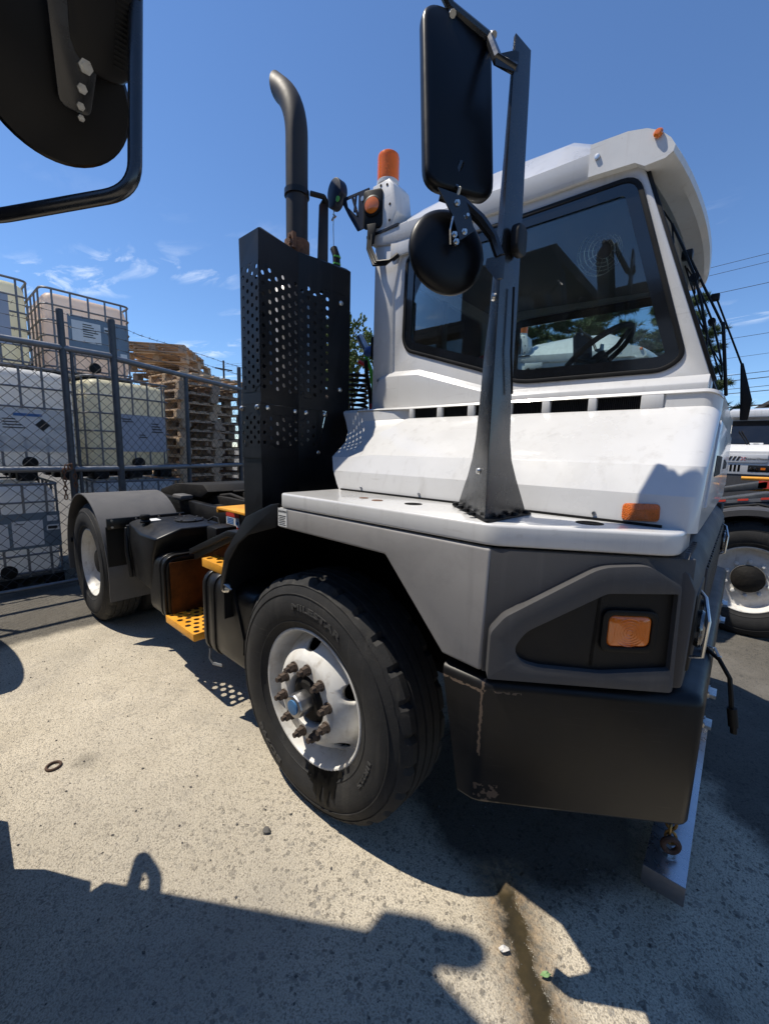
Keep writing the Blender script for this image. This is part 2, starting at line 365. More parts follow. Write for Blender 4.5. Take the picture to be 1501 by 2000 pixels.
# ---------------------------------------------------------------- ground
def ground_material():
    m = bpy.data.materials.new('ground_concrete'); m.use_nodes = True; nt = m.node_tree; b = nt.nodes['Principled BSDF']; L = nt.links.new
    tc = N(nt, 'ShaderNodeTexCoord'); P = tc.outputs['Object']
    def noise(sc, det=4, ro=.6, dist=0):
        n = N(nt, 'ShaderNodeTexNoise'); n.inputs['Scale'].default_value = sc; n.inputs['Detail'].default_value = det; n.inputs['Roughness'].default_value = ro; n.inputs['Distortion'].default_value = dist; L(P, n.inputs['Vector']); return n.outputs[0]
    def mr(x, a, b_, c=0, d=1):
        n = N(nt, 'ShaderNodeMapRange'); n.inputs[1].default_value = a; n.inputs[2].default_value = b_; n.inputs[3].default_value = c; n.inputs[4].default_value = d; L(x, n.inputs[0]); return n.outputs[0]
    def ma(op, a, b_=None, clamp=False):
        n = N(nt, 'ShaderNodeMath', operation=op, use_clamp=clamp)
        for i, v in enumerate((a, b_)):
            if v is None: continue
            if hasattr(v, 'is_linked'): L(v, n.inputs[i])
            else: n.inputs[i].default_value = v
        return n.outputs[0]
    def mix(f, a, b_):
        n = N(nt, 'ShaderNodeMix', data_type='RGBA'); 
        for i, v in ((0, f), (6, a), (7, b_)):
            if hasattr(v, 'is_linked'): L(v, n.inputs[i])
            else: n.inputs[i].default_value = v if i == 0 else (*v, 1)
        return n.outputs[2]
    # distorted lookup for stones
    nd = N(nt, 'ShaderNodeTexNoise'); nd.inputs['Scale'].default_value = 60; nd.inputs['Detail'].default_value = 2; L(P, nd.inputs['Vector'])
    va = N(nt, 'ShaderNodeVectorMath', operation='MULTIPLY_ADD'); L(nd.outputs[1], va.inputs[0]); va.inputs[1].default_value = (.022, .022, 0); L(P, va.inputs[2])
    def voro(sc, rnd=1):
        v = N(nt, 'ShaderNodeTexVoronoi'); v.inputs['Scale'].default_value = sc; v.inputs['Randomness'].default_value = rnd; L(va.outputs[0], v.inputs['Vector']); return v
    def stones(sc, keep, size):
        v = voro(sc); sp = N(nt, 'ShaderNodeSeparateXYZ'); L(v.outputs['Color'], sp.inputs[0])
        k = mr(sp.outputs[0], keep, keep+.02); d = mr(v.outputs['Distance'], size, size*.72)
        return ma('MULTIPLY', k, d), sp.outputs[1]
    sx0 = N(nt, 'ShaderNodeSeparateXYZ'); L(P, sx0.inputs[0])
    near_ = mr(ma('ADD', ma('MULTIPLY', sx0.outputs[0], .8), ma('MULTIPLY', noise(1.6, 4, .6), .9)), .05, .75)      # surface is worn down to its aggregate towards the front of the bay
    s1, c1 = stones(58, .74, .48); s2, c2 = stones(125, .55, .5); s3, c3 = stones(30, .86, .40)
    big = noise(.45, 5, .6); mid = noise(3.2, 6, .65); fine = noise(170, 3, .7); fine2 = noise(420, 2, .6)
    base = mix(mr(mid, .32, .68), (.60, .53, .41), (.76, .68, .54))
    base = mix(mr(big, .42, .62, 0, .55), base, (.40, .365, .305))
    base = mix(mr(fine, .44, .66, 0, .8), base, (.235, .20, .155))
    base = mix(ma('MULTIPLY', mr(fine2, .5, .7), .35), base, (.74, .68, .55))
    base = mix(ma('MULTIPLY', s2, .55), base, (.17, .15, .125))
    base = mix(ma('MULTIPLY', s1, ma('ADD', .16, ma('MULTIPLY', near_, .48))), base, mix(c1, (.07, .066, .062), (.30, .27, .22)))
    base = mix(ma('MULTIPLY', s3, ma('ADD', .1, ma('MULTIPLY', near_, .42))), base, mix(c3, (.10, .095, .09), (.30, .28, .25)))
    sx = N(nt, 'ShaderNodeSeparateXYZ'); L(P, sx.inputs[0]); X, Y = sx.outputs[0], sx.outputs[1]
    wob = ma('MULTIPLY', ma('SUBTRACT', noise(5, 5, .7), .5), .5)
    # older dark asphalt strip along the fence and beyond the front of the truck
    strip = mr(ma('ADD', X, ma('MULTIPLY', wob, .5)), -2.72, -2.86)
    strip2 = mr(ma('ADD', ma('ADD', ma('MULTIPLY', X, .75), ma('MULTIPLY', Y, .66)), wob), 1.75, 1.95)
    asph = mix(mr(noise(240, 3, .7), .4, .65), (.032, .032, .033), (.066, .064, .061))
    base = mix(ma('MULTIPLY', strip, .8), base, asph)
    base = mix(ma('MULTIPLY', strip2, .85), base, asph)
    # oil soaked patch under the engine
    ex = ma('DIVIDE', ma('SUBTRACT', X, .62), .52); ey = ma('DIVIDE', ma('SUBTRACT', Y, .74), .52)
    el = ma('ADD', ma('ADD', ma('MULTIPLY', ex, ex), ma('MULTIPLY', ey, ey)), ma('MULTIPLY', wob, 1.2))
    oil = mr(el, 1.15, .75)
    base = mix(ma('MULTIPLY', oil, .85), base, (.006, .0055, .005))
    # damp margin along the trickle of water
    tx = ma('SUBTRACT', X, .78); ty = ma('SUBTRACT', Y, .26)
    along = ma('ADD', ma('MULTIPLY', tx, .68), ma('MULTIPLY', ty, -.73))
    across = ma('ABSOLUTE', ma('ADD', ma('ADD', ma('MULTIPLY', tx, .73), ma('MULTIPLY', ty, .68)), ma('MULTIPLY', wob, .16)))
    damp = ma('MULTIPLY', mr(across, .14, .05), ma('MULTIPLY', mr(along, -.12, -.06), mr(along, 1.6, 1.3)))
    base = mix(ma('MULTIPLY', damp, .8), base, mix(mr(noise(35, 4, .7), .4, .6), (.34, .24, .14), (.09, .08, .065)))
    st1 = mr(noise(1.1, 6, .62, .6), .52, .70); base = mix(ma('MULTIPLY', st1, .38), base, (.27, .25, .22))
    st2 = mr(noise(7.5, 5, .7, .4), .60, .72); base = mix(ma('MULTIPLY', st2, .35), base, (.22, .205, .18))
    wob2 = ma('ADD', ma('MULTIPLY', ma('SUBTRACT', noise(13, 4, .6), .5), .075), ma('MULTIPLY', ma('SUBTRACT', noise(70, 3, .6), .5), .03))
    ac2 = ma('ABSOLUTE', ma('ADD', ma('ADD', ma('MULTIPLY', tx, .73), ma('MULTIPLY', ty, .68)), wob2))
    water = ma('MULTIPLY', mr(ac2, .056, .022), mr(along, -.06, .03))
    base = mix(ma('MULTIPLY', water, .96), base, mix(mr(noise(9, 5, .6), .4, .62), (.024, .021, .014), (.046, .036, .019)))
    # scattered dark drips
    v5 = voro(2.1); sp5 = N(nt, 'ShaderNodeSeparateXYZ'); L(v5.outputs['Color'], sp5.inputs[0])
    drip = ma('MULTIPLY', mr(sp5.outputs[0], .6, .62), mr(ma('ADD', v5.outputs['Distance'], ma('MULTIPLY', wob, .5)), .16, .04))
    base = mix(ma('MULTIPLY', drip, .45), base, (.09, .085, .075))
    L(base, b.inputs['Base Color'])
    rough = ma('SUBTRACT', ma('SUBTRACT', ma('SUBTRACT', .92, ma('MULTIPLY', oil, .35)), ma('MULTIPLY', damp, .25)), ma('MULTIPLY', water, .62), True); L(rough, b.inputs['Roughness'])
    hgt = ma('ADD', ma('ADD', ma('MULTIPLY', fine, 1.0), ma('MULTIPLY', s1, .45)), ma('ADD', ma('MULTIPLY', noise(60, 4, .7), .9), ma('MULTIPLY', s3, .5)))
    bp = N(nt, 'ShaderNodeBump'); bp.inputs['Strength'].default_value = .75; bp.inputs['Distance'].default_value = .011; L(ma('MULTIPLY', hgt, ma('SUBTRACT', 1.0, water)), bp.inputs['Height']); L(bp.outputs[0], b.inputs['Normal'])
    b.inputs['Specular IOR Level'].default_value = .3
    return m
MAT['ground'] = ground_material()
g = MB(); S = 400; g.add([(-S,-S,0),(S,-S,0),(S,S,0),(-S,S,0)], [(0,1,2,3)])
tag(g.build('ground', 'ground', smooth=False), 'worn sunlit concrete yard with exposed dark aggregate and oil stains', kind='structure')
# ---------------------------------------------------------------- the yard truck
truck = thing('yard_truck', 'large white and grey terminal tractor with black bumper in the foreground', 'truck', (0, 0, 0))
CY = 1.09
def mir(y): return 2*CY-y
# -- wheels -------------------------------------------------------
def tyre_mesh(n=150, lug=6, W=.25, chunky=False):
    side = [(.290,.010),(.300,-.002),(.312,-.004),(.330,-.016),(.3305,-.0195),(.3335,-.0195),(.334,-.018),(.358,-.026),(.395,-.031),(.430,-.028),(.447,-.022),(.4475,-.0255),(.451,-.0255),(.4515,-.020),(.470,-.013),(.484,-.006),(.4845,-.009),(.4875,-.0085),(.488,-.004),(.500,.004),(.511,.014)]
    tread = [(.519,.022),(.520,.048),(.508,.050),(.508,.058),(.521,.060),(.521,.096),(.509,.098),(.509,.106),(.522,.108),(.522,.125)]
    half = side+tread
    prof = half+[(r, W-y) for r, y in half[::-1]]
    ns, nt_ = len(side), len(tread); total = len(prof); half_n = len(half)
    def rf(j, k, r):
        jj = j if j < half_n else total-1-j
        if jj in (ns-2, ns-1, ns, ns+1) and (k % lug) == 0: return r-(.016 if jj != ns-2 else .005)
        if chunky and jj >= ns+4 and (k % lug) == (3 if j < half_n else 1): return r-.013
        if jj == ns-4 and (k % lug) < 2: return r-.004
        return r
    mb = MB(); mb.lathe(prof, (0, 0, 0), (0, 1, 0), n, False, rf); return mb
def drip_streaks(parent):
    mb = MB()
    def y_at(r):
        pts = [(.29,.006),(.312,-.006),(.330,-.018),(.358,-.028),(.395,-.033),(.430,-.030),(.46,-.02)]
        for (a, ya), (b, yb) in zip(pts, pts[1:]):
            if a <= r <= b: return ya+(yb-ya)*(r-a)/(b-a)
        return pts[-1][1]
    rr = random.Random(3)
    for a0, L_, w in ((-1.42,.05,.022),(-1.33,.085,.020),(-1.24,.125,.022),(-1.16,.05,.016),(-1.07,.135,.022),(-.99,.06,.016),(-.92,.09,.016),(-1.50,.04,.014)):
        x0 = .297*math.cos(a0); seg = 7; va = []
        for k in range(seg+1):
            t = k/seg; rz = .297+L_*t; z = -math.sqrt(max(.0001, rz*rz-x0*x0)); r = rz
            ww = w*1.5*(1-.5*t)*(1+.25*rr.uniform(-1, 1))/2
            va.append([(x0-ww, y_at(r)-.004, z), (x0+ww, y_at(r)-.004, z)])
        for k in range(seg): mb.add(va[k]+va[k+1], [(0,1,3,2)])
    arc = []
    for k in range(25):
        a = -1.56+k*.03; arc.append([( .296*math.cos(a), .001, .296*math.sin(a)), (.320*math.cos(a), -.0135, .320*math.sin(a))])
    for k in range(24): mb.add(arc[k]+arc[k+1], [(0,1,3,2)])
    return mb.build('oil_streak', 'oil', parent, label='black oil streaks running down the tyre sidewall')
def sidewall_text(s, r0, ang, size, parent, flip=False):
    vs_, fs = text_geo(s, size, .0012, .0012); pts = []
    for v in vs_:
        a = ang - v.x*2.0/r0*(1 if not flip else -1); r = r0+(v.y if not flip else -v.y)
        yb = -.0302 if r > .375 else -.028
        pts.append((r*math.cos(a), yb-.0018-v.z, r*math.sin(a)))
    mb = MB(); mb.add(pts, fs); return mb.build('sidewall_lettering', 'tyre_letter', parent, smooth=False)
def front_wheel():
    prof = [(.2985,.012),(.2985,0),(.294,-.003),(.288,-.002),(.284,.006),(.281,.03),(.276,.055),(.266,.075),(.258,.088),(.250,.082),(.243,.070),(.225,.040),(.205,.012),(.185,-.008),(.172,-.018),(.165,-.021),(.113,-.021),(.111,-.016),(.111,.02)]
    back = [(.111,.03),(.165,-.005),(.2,.03),(.235,.085),(.262,.10),(.285,.06),(.295,.03)]
    mb = MB(); mb.lathe(prof+back+[prof[0]], (0,0,0), (0,1,0), 96)
    w = mb.build('wheel', 'rim_white', None, label='white steel front wheel with rust-brown lug nuts')
    cut = []
    for k in range(5):
        a = R(24+72*k); c = Vector((math.cos(a)*.222, 0, math.sin(a)*.222)); er = Vector((math.cos(a), 0, math.sin(a))); et = Vector((-math.sin(a), 0, math.cos(a)))
        cm = MB(); n = 20
        cm.loft([[c+Vector((0, y, 0))+er*.024*math.cos(2*math.pi*i/n)+et*.036*math.sin(2*math.pi*i/n) for i in range(n)] for y in (-.05, .16)])
        cut.append(cm.build('cutter', 'dark', None))
    baked_bool(w, cut)
    ty = tyre_mesh(162, 6).build('tyre', 'tyre', w, ang=28)
    drip_streaks(w)
    sidewall_text('MILESTAR', .398, R(80), .034, w); sidewall_text('11R22.5', .375, R(-22), .022, w); sidewall_text('BD798', .402, R(-128), .036, w)
    b = MB(); b.lathe([(.108,.02),(.10,.0),(.085,-.012),(.075,-.02)], (0,0,0), (0,1,0), 32); b.lathe([(.075,-.02),(.0,-.02)], (0,0,0), (0,1,0), 32)
    b.build('hub', 'undercarriage', w)
    b = MB(); b.lathe([(.050,-.01),(.050,-.075),(.046,-.085)], (0,0,0), (0,1,0), 8, True); b.build('hub_cap', 'steel', w, bevel=.004, label='octagonal steel hub cap')
    b = MB(); b.lathe([(.030,-.084),(.030,-.090),(.022,-.091)], (0,0,0), (0,1,0), 24, True); b.build('hub_seal', 'blue_cap', w, label='blue round hub seal')
    for k in range(10):
        a = R(36*k+12); c = Vector((math.cos(a)*.1429, -.021, math.sin(a)*.1429))
        b = MB(); b.cyl(c, c+Vector((0,-.006,0)), .023, 16); hexnut(b, c+Vector((0,-.006,0)), (0,-1,0), .0185, .026, .018, .011); b.build('lug_nut', 'rust_nut', w)
    # drum and axle behind
    b = MB(); b.lathe([(.23,.06),(.235,.24),(.10,.25)], (0,0,0), (0,1,0), 40); b.build('brake_drum', 'undercarriage', w)
    return w
def rear_wheel():
    prof = [(.2985,.012),(.2985,0),(.294,-.003),(.289,0),(.286,.01),(.272,.03),(.267,.06),(.263,.12),(.258,.15),(.248,.17),(.20,.185),(.165,.185),(.12,.186),(.115,.18),(.115,.21),(.26,.2),(.29,.03)]
    mb = MB(); mb.lathe(prof+[prof[0]], (0,0,0), (0,1,0), 72); w = mb.build('wheel', 'rim_white', None, label='deep dished white rear wheel')
    tyre_mesh(120, 6, chunky=True).build('tyre', 'tyre', w)
    t2 = tyre_mesh(90, 6, chunky=True).build('inner_tyre', 'tyre', w); t2.location = (0, .315, 0)
    b = MB(); b.lathe([(.113,.19),(.11,.06),(.09,.045),(.0,.045)], (0,0,0), (0,1,0), 32); b.build('hub', 'undercarriage', w)
    for k in range(10):
        a = R(36*k); c = Vector((math.cos(a)*.1429, .186, math.sin(a)*.1429)); b = MB(); hexnut(b, c, (0,-1,0), .019, .026, .02, .011); b.build('lug_nut', 'steel', w)
    return w
fw = front_wheel(); fw.parent = truck; fw.location = (0, 0, .512); fw.rotation_euler = (0, 0, .0186)
rw = rear_wheel(); rw.parent = truck; rw.location = (-2.95, -.06, .512); rw.rotation_euler = (0, R(17), 0)
fw2 = copy_tree(fw, truck); fw2.location = (0, 2*CY, .512); fw2.rotation_euler = (0, 0, math.pi)
rw2 = copy_tree(rw, truck); rw2.location = (-2.95, 2*CY+.06, .512); rw2.rotation_euler = (0, R(40), math.pi)

# -- chassis -------------------------------------------------------
for y in (.62, 1.44):
    b = MB(); b.prism([(-3.75,y,.86),(1.1,y,.86),(1.1,y,1.05),(-1.2,y,1.05),(-2.2,y,1.045),(-2.5,y,1.05),(-3.75,y,1.05)], (0,.08,0)); b.build('frame_rail', 'black_paint', truck, bevel=.012)
b = MB()
for x in (-3.6,-2.3,-1.3): b.box((x,.7,.88),(x+.12,1.44,1.03))
b.build('cross_member', 'undercarriage', truck)
b = MB(); b.cyl((-2.95,.3,.512),(-2.95,1.9,.512),.07,16); b.lathe([(.05,-.28),(.2,-.15),(.24,0),(.2,.15),(.05,.28)], (-2.95,1.09,.52), (0,1,0), 20); b.build('rear_axle', 'undercarriage', truck)
b = MB(); b.box((-.06,.2,.42),(.06,1.98,.53)); b.build('front_axle', 'undercarriage', truck, bevel=.02)
b = MB(); b.box((-.75,.50,.62),(1.02,1.68,1.32)); b.box((-.3,.62,.45),(.6,1.5,.64)); b.build('engine', 'undercarriage', truck, bevel=.04)
# fifth wheel: ramped plate on its boom
b = MB(); b.prism([(-3.45,.72,.99),(-3.45,.72,1.08),(-3.05,.72,1.17),(-2.45,.72,1.20),(-2.35,.72,1.14),(-2.5,.72,1.07),(-2.9,.72,1.06)], (0,.74,0)); b.build('fifth_wheel', 'undercarriage', truck, bevel=.012)
b = MB()
for y in (.8,1.28): b.box((-2.9,y,.98),(-1.5,y+.1,1.1))
b.box((-2.0,.86,1.04),(-1.9,1.3,1.16)); b.tube([(-2.7,.78,1.05),(-2.2,.86,1.12),(-1.7,.82,1.08)],.018); b.tube([(-2.6,.95,1.1),(-2.1,1.0,1.16),(-1.6,.95,1.1)],.014)
b.build('lift_boom', 'undercarriage', truck, bevel=.01)
b = MB(); b.box((-1.72,.48,1.075),(-1.02,.98,1.095)); b.box((-1.72,.48,1.05),(-1.70,.98,1.075)); b.build('platform_plate', 'orange_paint', truck, bevel=.004, label='orange steel platform plate behind the cab')
for y0, y1, nm in ((.84,1.3,'service_platform'),):
    b = MB(); b.box((-1.0,.45,1.06),(-.3,1.9,1.1)); b.build(nm, 'black_paint', truck, bevel=.006)
# rear fenders
def fender(ysgn):
    ya, yb = (-.10, .50) if ysgn < 0 else (mir(.50), mir(-.10))
    c = (-2.93, .50); out = []
    for k in range(33):
        a = R(195-k*(195+8)/32); r = .63; out.append((c[0]+r*math.cos(a), c[1]+r*math.sin(a)*.99))
    out += [(-2.302,.33)]
    b = MB(); secs = []
    for t, dr in ((ya,0),(yb,0)): secs.append([(x, t, z) for x, z in out])
    inn = [(x+(c[0]-x)*.016, z+(c[1]-z)*.016) for x, z in out]
    vsx = [(x, ya, z) for x, z in out]+[(x, yb, z) for x, z in out]+[(x, ya, z) for x, z in inn]+[(x, yb, z) for x, z in inn]; n = len(out); fs = []
    for i in range(n-1):
        fs += [(i,i+1,n+i+1,n+i),(2*n+i,3*n+i,3*n+i+1,2*n+i+1),(i,2*n+i,2*n+i+1,i+1),(n+i,n+i+1,3*n+i+1,3*n+i)]
    fs += [(0,n,3*n,2*n),(n-1,3*n-1,4*n-1,2*n-1)]
    b.add(vsx, fs); f = b.build('fender', 'rear_fender', truck, ang=25)
    b = MB(); b.box((-2.318,ya+.01,.905),(-2.288,yb-.02,.985)); b.build('fender_strip', 'black_paint', f, bevel=.004)
    for k in range(4):
        for z in (.92,.97):
            y = ya+.04+k*(yb-ya-.1)/3; b = MB(); b.cyl((-2.29,y,z),(-2.279,y,z),.009,8); b.build('bolt', 'zinc', f)
    b = MB(); b.box((-2.325,ya+.005,.36),(-2.31,yb-.03,.92)); b.build('mud_flap', 'rubber', f)
    b = MB(); b.tube([(-3.52,ya+.02,.62),(-3.52,yb+.06,.62),(-3.4,yb+.15,.9)],.02); b.build('fender_bracket', 'black_paint', f)
    return f
mat('rear_fender', (.085,.082,.08), .62, var=.15, scale=5, dirt=(.15,.14,.13), dirt_amt=.45, dscale=4)
fender(-1); fender(1)
b = MB(); b.box((-2.75,.56,1.05),(-2.55,.68,1.10)); b.build('rear_bracket', 'rear_fender', truck, bevel=.02)
# DEF / hydraulic tank
b = MB(); b.loft([[(-2.14,.02,.55),(-1.80,.0,.55),(-1.72,.0,.55),(-1.72,.46,.55),(-2.14,.46,.55)],[(-2.15,.01,.80),(-1.80,-.01,.80),(-1.66,-.01,.80),(-1.62,.46,.80),(-2.15,.46,.80)],[(-2.15,.01,.97),(-1.86,-.01,.93),(-1.60,.0,.93),(-1.56,.46,.93),(-2.15,.46,.97)],[(-2.13,.06,.99),(-1.88,.08,.99),(-1.58,.16,.99),(-1.54,.46,.99),(-2.13,.46,.99)]])
dt = b.build('fluid_tank', 'black_paint', truck, bevel=.018, seg=3)
b = MB(); b.lathe([(.034,.99),(.036,1.0),(.028,1.012),(.034,1.02),(.034,1.04),(.028,1.048),(0,1.048)], (-1.95,.06,0), (0,0,1), 14); b.build('filler_cap', 'rubber', dt)
b = MB(); b.lathe([(.10,.985),(.10,1.0),(.085,1.006),(0,1.006)], (-1.85,.33,0), (0,0,1), 24); b.build('access_lid', 'black_plastic', dt)
for k in range(6):
    a = k*math.pi/3; b = MB(); b.cyl((-1.85+.09*math.cos(a),.33+.09*math.sin(a),1.0),(-1.85+.09*math.cos(a),.33+.09*math.sin(a),1.012),.008,6); b.build('bolt', 'zinc', dt)
b = MB(); b.box((-2.17,-.005,.60),(-2.14,.06,.95)); b.tube([(-2.165,0,.93),(-2.14,-.012,.75),(-2.10,-.005,.56)],.016); b.build('tank_strap', 'black_paint', dt, bevel=.008)
b = MB(); b.box((-2.08,.10,.9905),(-1.98,.18,.9925)); b.build('tank_label', 'label_white', dt)
b = MB(); b.box((-1.52,.30,.84),(-1.38,.46,1.0)); b.build('filter_housing', 'black_plastic', truck, bevel=.015)
b = MB(); b.tube([(-1.70,.40,1.0),(-1.66,.43,1.03),(-1.58,.42,1.03),(-1.53,.41,.97)],.008); b.build('breather_hose', 'rubber', truck)
# fuel tank with step well
def round_box(x0,x1,y0,y1,z0,z1,r,n=5):
    b = MB(); lp = round_poly([(x0,y0,z0),(x0,y1,z0),(x0,y1,z1),(x0,y0,z1)], r, n); b.prism(lp, (x1-x0,0,0)); return b
ft = round_box(-1.76,-1.50,.0,.52,.39,.83,.085).build('fuel_tank', 'black_paint', truck, bevel=.014, seg=3)
for x in (-1.575,-1.515):
    lp = round_poly([(x,-.006,.384),(x,.526,.384),(x,.526,.836),(x,-.006,.836)], .09, 5); li = offset_loop(lp, .012, (1,0,0)); b = MB(); ring_plate(b, lp, li, (.028,0,0)); b.build('tank_band', 'black_paint', ft, bevel=.004)
lp = round_poly([(-1.50,.01,.40),(-1.50,.51,.40),(-1.50,.51,.82),(-1.50,.01,.82)], .085, 5); li = offset_loop(lp, .028, (1,0,0)); b = MB(); ring_plate(b, lp, li, (.02,0,0)); b.build('well_frame', 'black_paint', ft, bevel=.006)
mat('orange_dark', (.085,.030,.006), .6, var=.5, scale=7, spec=.2, dirt=(.012,.008,.005), dirt_amt=.95, dscale=5)  # much darker, blotchier orange for the step well and back plate
b = MB(); b.box((-1.485,.30,.44),(-.95,.32,.90)); b.box((-1.478,.03,.44),(-1.468,.30,.79)); b.build('step_well', 'orange_dark', truck)
def step(x0,x1,y0,y1,z,hh):
    b = MB(); perforated(b, (x0,y0,z), (1,0,0), (0,1,0), x1-x0, y1-y0, .062, .052, .0185, 12)
    s = b.build('step', 'orange_paint', truck, solid=.005, label='orange steel step with round holes')
    b = MB(); b.box((x0,y0-.006,z-hh),(x1,y0+.0,z+.003)); b.box((x1,y0,z-hh),(x1+.006,y1,z+.003)); b.box((x0-.006,y0,z-hh),(x0,y1,z+.003)); b.build('step_edge', 'orange_paint', s, bevel=.002)
    return s
step(-1.485,-1.08,.0,.29,.438,.044); step(-1.03,-.74,.045,.30,.905,.045)
b = MB(); b.prism([(-1.27,.10,.84),(-1.27,.10,.905),(-.80,.10,1.09),(-.6,.10,1.10),(-.6,.10,1.05),(-.80,.10,1.035)], (0,.03,0)); b.prism([(-1.28,.075,.875),(-1.28,.075,.912),(-.80,.075,1.10),(-.6,.075,1.11),(-.6,.075,1.075),(-.80,.075,1.065)], (0,.06,0)); b.build('step_side_rail', 'black_paint', truck, bevel=.004)
b = MB(); b.prism([(-1.24,.135,.86),(-1.24,.135,.89),(-.82,.135,1.06),(-.62,.135,1.06),(-.62,.135,.86)], (0,.01,0)); b.build('step_back_plate', 'orange_dark', truck)
bt = round_box(-.965,-.42,.0,.50,.39,.862,.095).build('battery_box', 'black_paint', truck, bevel=.02, seg=3, label='rounded black tank with water-spotted face')
for x in (-.93,-.86):
    lp = round_poly([(x,-.007,.383),(x,.507,.383),(x,.507,.869),(x,-.007,.869)], .098, 5); li = offset_loop(lp, .014, (1,0,0)); b = MB(); ring_plate(b, lp, li, (.026 if x < -.9 else .05,0,0)); b.build('tank_band', 'black_paint', bt, bevel=.004)
b = MB(); b.prism([(-.66,-.008,.84),(-.60,-.008,.84),(-.50,-.012,.60),(-.505,-.012,.52),(-.53,-.012,.60)], (0,.012,0)); b.build('drip_guard', 'black_plastic', bt)
b = MB(); b.lathe([(.03,0),(.03,.02),(.022,.03),(0,.03)], (-.615,-.02,.85), (-.3,-.9,.3), 12); b.tube([(-.64,-.03,.86),(-.60,-.05,.875),(-.57,-.03,.85)],.006); b.build('drain_valve', 'zinc', bt)
for x, y in ((-1.42,.06),(-.92,.02)):
    b = MB(); b.tube([(x,y,.40),(x+.01,y-.01,.35),(x+.03,y+.0,.32),(x+.10,y+.02,.325)],.009,6); b.build('drain_fitting', 'galv', truck)
b = MB(); b.box((-1.8,.12,.40),(-.42,.5,.44)); b.build('tank_cradle', 'undercarriage', truck)
# mud guard behind front wheel
outer = [(-.132,1.327),(-.186,1.318),(-.387,1.239),(-.582,1.038),(-.630,.899),(-.632,.84)]
inner = [(-.600,.84),(-.596,.885),(-.545,1.005),(-.455,1.105),(-.369,1.16),(-.151,1.226)]
b = MB(); b.prism([(x,-.055,z) for x, z in outer+inner], (0,.012,0)); mg = b.build('mudguard', 'shield_black', truck, bevel=.004)
b = MB(); prof = [(-.12,1.325),(-.186,1.315),(-.387,1.236),(-.580,1.036),(-.628,.899),(-.63,.70)]
b.loft([[(x, -.045, z) for x, z in prof]+[(x+.012, -.045, z-.012) for x, z in prof[::-1]], [(x, .48, z) for x, z in prof]+[(x+.012, .48, z-.012) for x, z in prof[::-1]]]); b.build('mudguard_sheet', 'black_plastic', mg)
b = MB(); b.box((-.62,.46,.62),(.75,.49,1.31)); b.box((.73,.0,.98),(.76,.49,1.31)); b.box((-.12,.0,1.29),(.75,.47,1.312)); b.build('wheel_housing', 'dark', truck)
# sticker on the frame and caution label
b = MB(); b.box((-1.835,.6165,.90),(-1.635,.618,1.035)); st = b.build('warning_sticker', 'label_white', truck, label='red and white warning sticker on the frame rail')
b = MB(); b.box((-1.835,.6145,1.0),(-1.635,.6163,1.035)); b.box((-1.835,.6145,.90),(-1.635,.6163,.925)); b.build('red_band', 'label_red', st)
b = MB(); b.prism([(-1.69,.6145,.945),(-1.66,.6145,.945),(-1.65,.6145,.975),(-1.67,.6145,.96),(-1.69,.6145,.98)], (0,.0015,0))
for k in range(4): b.box((-1.82,.6145,.945+k*.013),(-1.72,.6163,.950+k*.013))
b.build('sticker_print', 'label_blue', st)
